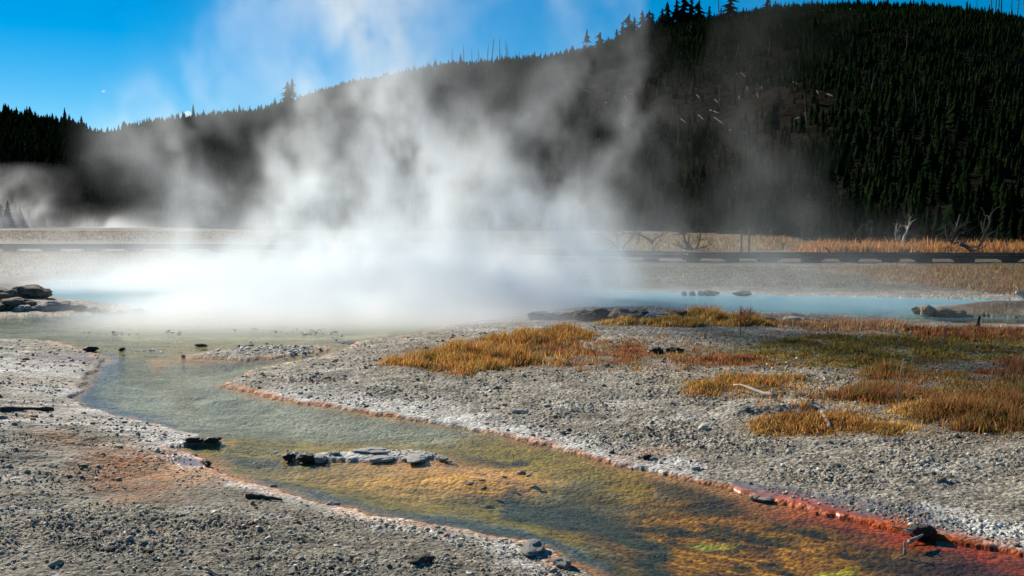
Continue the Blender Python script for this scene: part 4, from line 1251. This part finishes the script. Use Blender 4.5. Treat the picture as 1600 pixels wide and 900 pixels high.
grass('moss_mat', [(1130, 560), (1180, 545), (1280, 533), (1400, 532), (1600, 545), (1660, 550), (1660, 575), (1500, 578), (1420, 590), (1150, 588)], 2600, 16, .05, OLIVE, 'olive green moss and low turf on the right bank', 207, wid=.008, cat='moss')
grass('low_shrubs', [(1400, 522), (1660, 528), (1660, 546), (1500, 545), (1420, 540)], 620, 12, .11, RUST, 'dark red low plants between the moss and the pool rim', 208, wid=.008, cat='low plants')
grass('low_shrubs', [(935, 555), (985, 545), (1020, 560), (1010, 580), (950, 582)], 170, 14, .09, RUST, 'rust brown low plants left of the two black rocks', 209, cat='low plants')
grass('low_shrubs', [(1050, 578), (1110, 565), (1200, 570), (1220, 588), (1080, 590)], 420, 14, .08, RUST, 'dark red low plants right of the two black rocks', 210, cat='low plants')
grass('low_shrubs', [(1345, 590), (1420, 585), (1440, 605), (1350, 610)], 150, 14, .13, RUST + OLIVE, 'dark red and green plants on pale gravel below the moss', 211, cat='low plants')
grass('low_shrubs', [(1500, 592), (1580, 575), (1660, 575), (1660, 620), (1520, 612)], 200, 14, .14, RUST, 'scattered crimson plants on pale gravel at the right edge', 212, cat='low plants')
grass('dry_grass', [(1065, 615), (1110, 605), (1200, 596), (1262, 602), (1255, 622), (1180, 634), (1120, 640), (1070, 632)], 520, 18, .085, GOLD, 'golden orange grass around the bleached driftwood branch', 213)
grass('dry_grass', [(1170, 680), (1210, 664), (1280, 668), (1340, 672), (1400, 680), (1395, 700), (1300, 697), (1200, 694)], 520, 18, .085, GOLD, 'yellow grass tufts in front of the flat slab', 214)
grass('dry_grass', [(1250, 640), (1330, 618), (1450, 618), (1480, 640), (1440, 660), (1340, 652)], 760, 16, .09, BROWN + RUST, 'brown orange grass behind and right of the flat slab', 215)
grass('dry_grass', [(1400, 660), (1480, 640), (1660, 622), (1660, 708), (1560, 703), (1490, 692), (1440, 678)], 1100, 24, .14, BROWN, 'dense brown grass at the right edge, the darkest of the patches', 216)
grass('dry_grass', [(1390, 655), (1470, 650), (1440, 680), (1390, 690)], 120, 20, .13, BRIGHT, 'yellow tuft between the flat slab and the dense brown grass', 217)
grass('low_shrubs', [(930, 530), (1130, 528), (1330, 525), (1660, 520), (1660, 640), (1300, 650), (1080, 640), (900, 590)], 1100, 9, .055, RUST + OLIVE + BROWN + GOLD, 'scattered small rusty and green plants dotting the gravel of the right bank', 221, cat='low plants', soft=.2)
grass('dry_grass', [(1090, 600), (1400, 600), (1400, 700), (1200, 700)], 240, 9, .07, GOLD, 'thin scattered golden tufts around the flat slab', 222, soft=.2)
grass('far_grass', [(850, 423), (1240, 422), (1320, 434), (1420, 455), (1250, 457), (860, 446)], 2600, 6, .06, [(.16, .14, .09), (.12, .12, .06), (.2, .15, .09), (.1, .09, .06)], 'low olive and grey tufts on the flats between the blue pool and the boardwalk', 223, wid=.02, ragged=6, spread=.25, soft=.3)
grass('far_grass', [(-60, 362), (420, 364), (420, 384), (-60, 379)], 1500, 6, .16, [(.2, .14, .08), (.3, .16, .06), (.14, .12, .07), (.1, .09, .06)], 'brown tufts on the pale flats beyond the left stretch of boardwalk', 224, wid=.05, ragged=4, spread=.5, soft=.2)
grass('far_grass', [(-60, 398), (300, 398), (200, 436), (-60, 436)], 1300, 6, .10, [(.2, .14, .08), (.26, .15, .06), (.14, .12, .07), (.1, .09, .06)], 'brown tufts on the flats behind the left shore rocks', 225, wid=.025, ragged=5, spread=.3, soft=.2)
grass('low_shrubs', [(1290, 600), (1420, 588), (1560, 600), (1660, 596), (1660, 660), (1440, 668), (1300, 640)], 1000, 11, .06, BROWN + OLIVE + RUST, 'low brown and olive cover joining the grass patches toward the right edge', 226, cat='low plants', soft=.4)
grass('low_shrubs', [(760, 560), (940, 540), (1110, 548), (1180, 560), (1060, 600), (840, 600)], 420, 10, .06, RUST + GOLD, 'sparse rusty cover between the golden clump and the black rocks', 227, cat='low plants', soft=.4)
grass('far_grass', [(1240, 392), (1330, 390), (1480, 392), (1700, 393), (1700, 400), (1240, 400)], 1500, 10, .45, [(.42, .19, .06), (.36, .16, .05), (.5, .26, .09)], 'orange grass band between the boardwalk and the forest', 218, wid=.03, ragged=5, spread=.25)
grass('far_grass', [(920, 372), (1240, 374), (1300, 392), (1240, 398), (930, 396)], 1300, 8, .3, [(.34, .2, .08), (.26, .17, .08), (.2, .19, .1)], 'tan and orange grass behind the boardwalk around the dead trees', 219, wid=.03, ragged=5, spread=.3)
grass('far_grass', [(1260, 424), (1660, 421), (1660, 470), (1520, 462), (1400, 448), (1300, 432)], 2600, 8, .12, [(.24, .12, .06), (.3, .19, .08), (.2, .14, .07)], 'brown low grass on the flats in front of the boardwalk', 220, wid=.016, ragged=8, spread=.2)

# ------------------------------------------------------------------ steam: a real three dimensional density field
def steam_material(name, dens, color=(.976, .988, .994)):
    m, n, out = new_mat(name)
    v = nd(n, 'ShaderNodeVolumePrincipled')
    v.inputs['Color'].default_value = (*color, 1); v.inputs['Density'].default_value = dens; v.inputs['Anisotropy'].default_value = .17
    v.inputs['Density Attribute'].default_value = 'density'
    n.links.new(v.outputs[0], out.inputs['Volume'])
    return m


def steam_object(name, lo, hi, res, D, mat, label):
    """the field sits on the object's own points; geometry nodes turn it into a volume grid"""
    nx, ny, nz = res
    me = mesh_np(name, np.zeros((nx * ny * nz, 3), np.float32), [], [], [mat], attrs={'field': D.astype(np.float32).ravel()})
    o = link(name, me); tag(o, label, 'steam', kind='stuff')
    g = bpy.data.node_groups.new('steam_field', 'GeometryNodeTree')
    g.interface.new_socket('Geometry', in_out='INPUT', socket_type='NodeSocketGeometry')
    g.interface.new_socket('Geometry', in_out='OUTPUT', socket_type='NodeSocketGeometry')
    gi = g.nodes.new('NodeGroupInput'); go = g.nodes.new('NodeGroupOutput')
    vc = g.nodes.new('GeometryNodeVolumeCube')
    vc.inputs['Min'].default_value = lo; vc.inputs['Max'].default_value = hi
    vc.inputs['Resolution X'].default_value = nx; vc.inputs['Resolution Y'].default_value = ny; vc.inputs['Resolution Z'].default_value = nz
    pos = g.nodes.new('GeometryNodeInputPosition'); sx = g.nodes.new('ShaderNodeSeparateXYZ'); g.links.new(pos.outputs[0], sx.inputs[0])

    def mth(op, a, b=None, c=None):
        k_ = g.nodes.new('ShaderNodeMath'); k_.operation = op
        for i, s in enumerate((a, b, c)):
            if s is None: continue
            if isinstance(s, (int, float)): k_.inputs[i].default_value = s
            else: g.links.new(s, k_.inputs[i])
        return k_.outputs[0]
    idx = []
    for ax in range(3):
        st = (hi[ax] - lo[ax]) / (res[ax] - 1)
        v = mth('MULTIPLY_ADD', sx.outputs[ax], 1 / st, -lo[ax] / st + .5)
        v = mth('FLOOR', v); v = mth('MINIMUM', v, res[ax] - 1); v = mth('MAXIMUM', v, 0); idx.append(v)
    t = mth('MULTIPLY_ADD', idx[2], ny, idx[1]); t = mth('MULTIPLY_ADD', t, nx, idx[0])
    na = g.nodes.new('GeometryNodeInputNamedAttribute'); na.data_type = 'FLOAT'; na.inputs['Name'].default_value = 'field'
    si = g.nodes.new('GeometryNodeSampleIndex'); si.data_type = 'FLOAT'; si.domain = 'POINT'; si.clamp = True
    g.links.new(gi.outputs[0], si.inputs['Geometry'])
    g.links.new(na.outputs[0], si.inputs['Value'])
    g.links.new(t, si.inputs['Index'])
    g.links.new(si.outputs[0], vc.inputs['Density'])
    smt = g.nodes.new('GeometryNodeSetMaterial'); smt.inputs['Material'].default_value = mat
    g.links.new(vc.outputs[0], smt.inputs['Geometry']); g.links.new(smt.outputs[0], go.inputs[0])
    md = o.modifiers.new('steam_field', 'NODES'); md.node_group = g
    return o


LO = (-24.0, 19.2, 0.0); HI = (20.0, 48.0, 13.5); RES = (264, 92, 82)
zz, yy, xx = np.meshgrid(np.linspace(LO[2], HI[2], RES[2]), np.linspace(LO[1], HI[1], RES[1]), np.linspace(LO[0], HI[0], RES[0]), indexing='ij')
warpx = fbm3(xx * .36, yy * .33, zz * .30, 4, 301, .55); warpz = fbm3(xx * .36 + 40, yy * .33, zz * .30, 4, 311, .55)
wx_ = xx + 2.3 * warpx * np.clip(zz / 3, .25, 1); wz_ = zz + 1.9 * warpz * np.clip(zz / 2, 0, 1)
det = fbm3(xx * .95 + warpx * 3.0, yy * .8, zz * .62 + warpz * 2.6, 4, 321)
det = det + .35 * (.3 - np.abs(fbm3(xx * .7 + warpz * 2.4, yy * .6, zz * .5 - warpx * 2.4, 3, 331))) * 2
field = np.zeros_like(xx)


def plume(depth, pts, yr=1.3):
    """pts: (px, py, radius in px, optical depth) of the axis seen at this depth, from the pool upwards"""
    global field
    P = np.array([(at_d(p[0], p[1], depth)[1], at_d(p[0], p[1], depth)[0], p[2] * depth / F, p[3]) for p in pts])
    P = P[np.argsort(P[:, 0])]
    zc = np.clip(wz_, P[0, 0], P[-1, 0])
    cx = np.interp(zc, P[:, 0], P[:, 1]); rr = np.interp(zc, P[:, 0], P[:, 2]); ta = np.interp(wz_, P[:, 0], P[:, 3], left=P[0, 3], right=P[-1, 3])
    q2 = ((wx_ - cx) / rr) ** 2 + ((yy - depth) / (rr * yr)) ** 2
    field += ta / (rr * yr * 1.77) * np.exp(-q2)


plume(31, [(640, 440, 150, 1.0), (615, 330, 80, 1.3), (608, 250, 55, 1.3), (595, 170, 45, 1.2), (585, 90, 45, 1.15), (560, 0, 55, 1.0), (520, -120, 90, .5)])
plume(33, [(430, 430, 110, .9), (430, 330, 50, 1.1), (425, 250, 42, .95), (445, 190, 45, .5), (470, 100, 60, .12), (480, 20, 80, .15), (450, -80, 100, .12)])
plume(34, [(300, 430, 110, .6), (310, 340, 70, .5), (250, 270, 70, .35), (215, 220, 60, .25), (300, 150, 50, .14), (320, 60, 60, .14), (400, -20, 80, .12)])
plume(30, [(800, 450, 110, 1.1), (820, 340, 85, 1.0), (790, 280, 75, .65), (740, 230, 80, .3), (660, 150, 90, .22), (650, 60, 80, .14)])
plume(32, [(700, 440, 200, .9), (690, 330, 110, .55), (690, 250, 90, .3), (700, 180, 90, .2), (640, 80, 90, .12)])
plume(30, [(900, 440, 60, .7), (905, 340, 55, .4), (940, 300, 50, .2), (1010, 200, 55, .12), (1000, 110, 50, .1), (960, 40, 50, .06)])
plume(30, [(1040, 460, 90, .08), (1050, 330, 60, .05), (1030, 180, 55, .06), (990, 90, 45, .04), (960, 20, 40, .03)])
plume(29, [(1210, 460, 100, .09), (1210, 330, 60, .05), (1170, 240, 50, .035), (1190, 150, 60, .03), (1240, 60, 60, .02)])
plume(33, [(530, 440, 140, .9), (540, 360, 60, .4), (560, 290, 50, .2), (540, 200, 40, .08)])
plume(34, [(560, 420, 260, .10), (600, 300, 250, .06), (600, 180, 200, .06), (560, 80, 180, .14), (560, -60, 180, .12)], 1.0)
plume(29, [(860, 450, 90, .9), (900, 380, 70, .7), (880, 300, 60, .35), (860, 220, 60, .2)])
field *= np.clip(.62 + 4.2 * det, .0, 3.8) * .95
# thick bank of steam lying on the pool
pdist = sdf(xx[0], yy[0], WATER)[None]
bx0, _ = at_d(90, 450, 33); bx1, _ = at_d(905, 450, 30)
xm = ss(bx0 - 2.5, bx0 + 4.5, wx_) * (1 - ss(bx1 - 3.0, bx1 + 1.2, wx_))
near = ss(19.6, 23.6, yy + .6 * warpx)
back = 1 - ss(39, 47, yy)
hz = np.exp(-(np.clip(zz, 0, None) / ((.70 + .35 * warpz) * ss(18.5, 25.5, yy) + .10)) ** 2)
near = near * (1 - (1 - ss(30.5, 34, yy)) * (1 - ss(-10.0, -6.8, xx)))
field += .40 * xm * near * back * hz * np.clip(.85 + 1.6 * det, .1, 2.2) * (.68 + .55 * ss(-9, 0, xx))
field += .9 * xm * near * back * np.exp(-(zz / .24) ** 2)
hz2 = np.exp(-(zz / (1.3 + .5 * warpz)) ** 2)
tail = (1 - xm) * near * back * (1 - ss(9.5, 15, xx))
field += .022 * tail * hz2 * np.clip(1 + 1.6 * det, .05, 3) * ss(1.0, -1.0, pdist)
field += .09 * ss(-21, -15, xx) * (1 - xm) * (xx < 0) * ss(30, 33, yy) * back * hz2 * np.clip(1 + 1.4 * det, .05, 3)
field *= ss(HI[2], HI[2] - 1.5, zz) * ss(19.3, 20.3, yy) * ss(LO[0], LO[0] + 1.5, xx) * ss(HI[0], HI[0] - 2, xx) * ss(HI[1], HI[1] - 3, yy)
field[field < .0015] = 0
steam_object('steam', LO, HI, RES, field, steam_material('steam_vapour', 1.0), 'thick white steam rising in columns from the hot pool')
# small far vents on the left
LO2 = (-125.0, 205.0, 0.0); HI2 = (-50.0, 245.0, 14.0); RES2 = (130, 44, 36)
z2, y2, x2 = np.meshgrid(np.linspace(LO2[2], HI2[2], RES2[2]), np.linspace(LO2[1], HI2[1], RES2[1]), np.linspace(LO2[0], HI2[0], RES2[0]), indexing='ij')
w2 = fbm3(x2 * .1, y2 * .1, z2 * .12, 3, 401); d2_ = fbm3(x2 * .2 + w2 * 2, y2 * .2, z2 * .16, 4, 411)
f2 = np.zeros_like(x2)
for (px, hh, rad, ta) in [(10, 6.0, 6.5, .7), (60, 4.5, 4, .45), (130, 1.4, 5, .7), (165, 2.0, 6, .7), (195, 1.2, 5, .5), (-30, 8, 8, .6)]:
    cx, _ = at_d(px, 350, 222)
    f2 += ta / (rad * 1.77) * np.exp(-((x2 + 4 * w2 - cx - z2 * .3) / rad) ** 2 - ((y2 - 222) / rad) ** 2) * np.exp(-(z2 / hh) ** 1.5)
f2 *= np.clip(.9 + 3.6 * d2_, 0, 3.5)
f2 *= ss(HI2[2], HI2[2] - 3, z2) * ss(LO2[0], LO2[0] + 6, x2) * ss(HI2[0], HI2[0] - 6, x2) * ss(LO2[1], LO2[1] + 5, y2) * ss(HI2[1], HI2[1] - 5, y2)
f2[f2 < .0008] = 0
steam_object('vent_steam', LO2, HI2, RES2, f2, steam_material('vent_vapour', 1.0), 'low white puffs of steam from distant vents at the left hill foot')
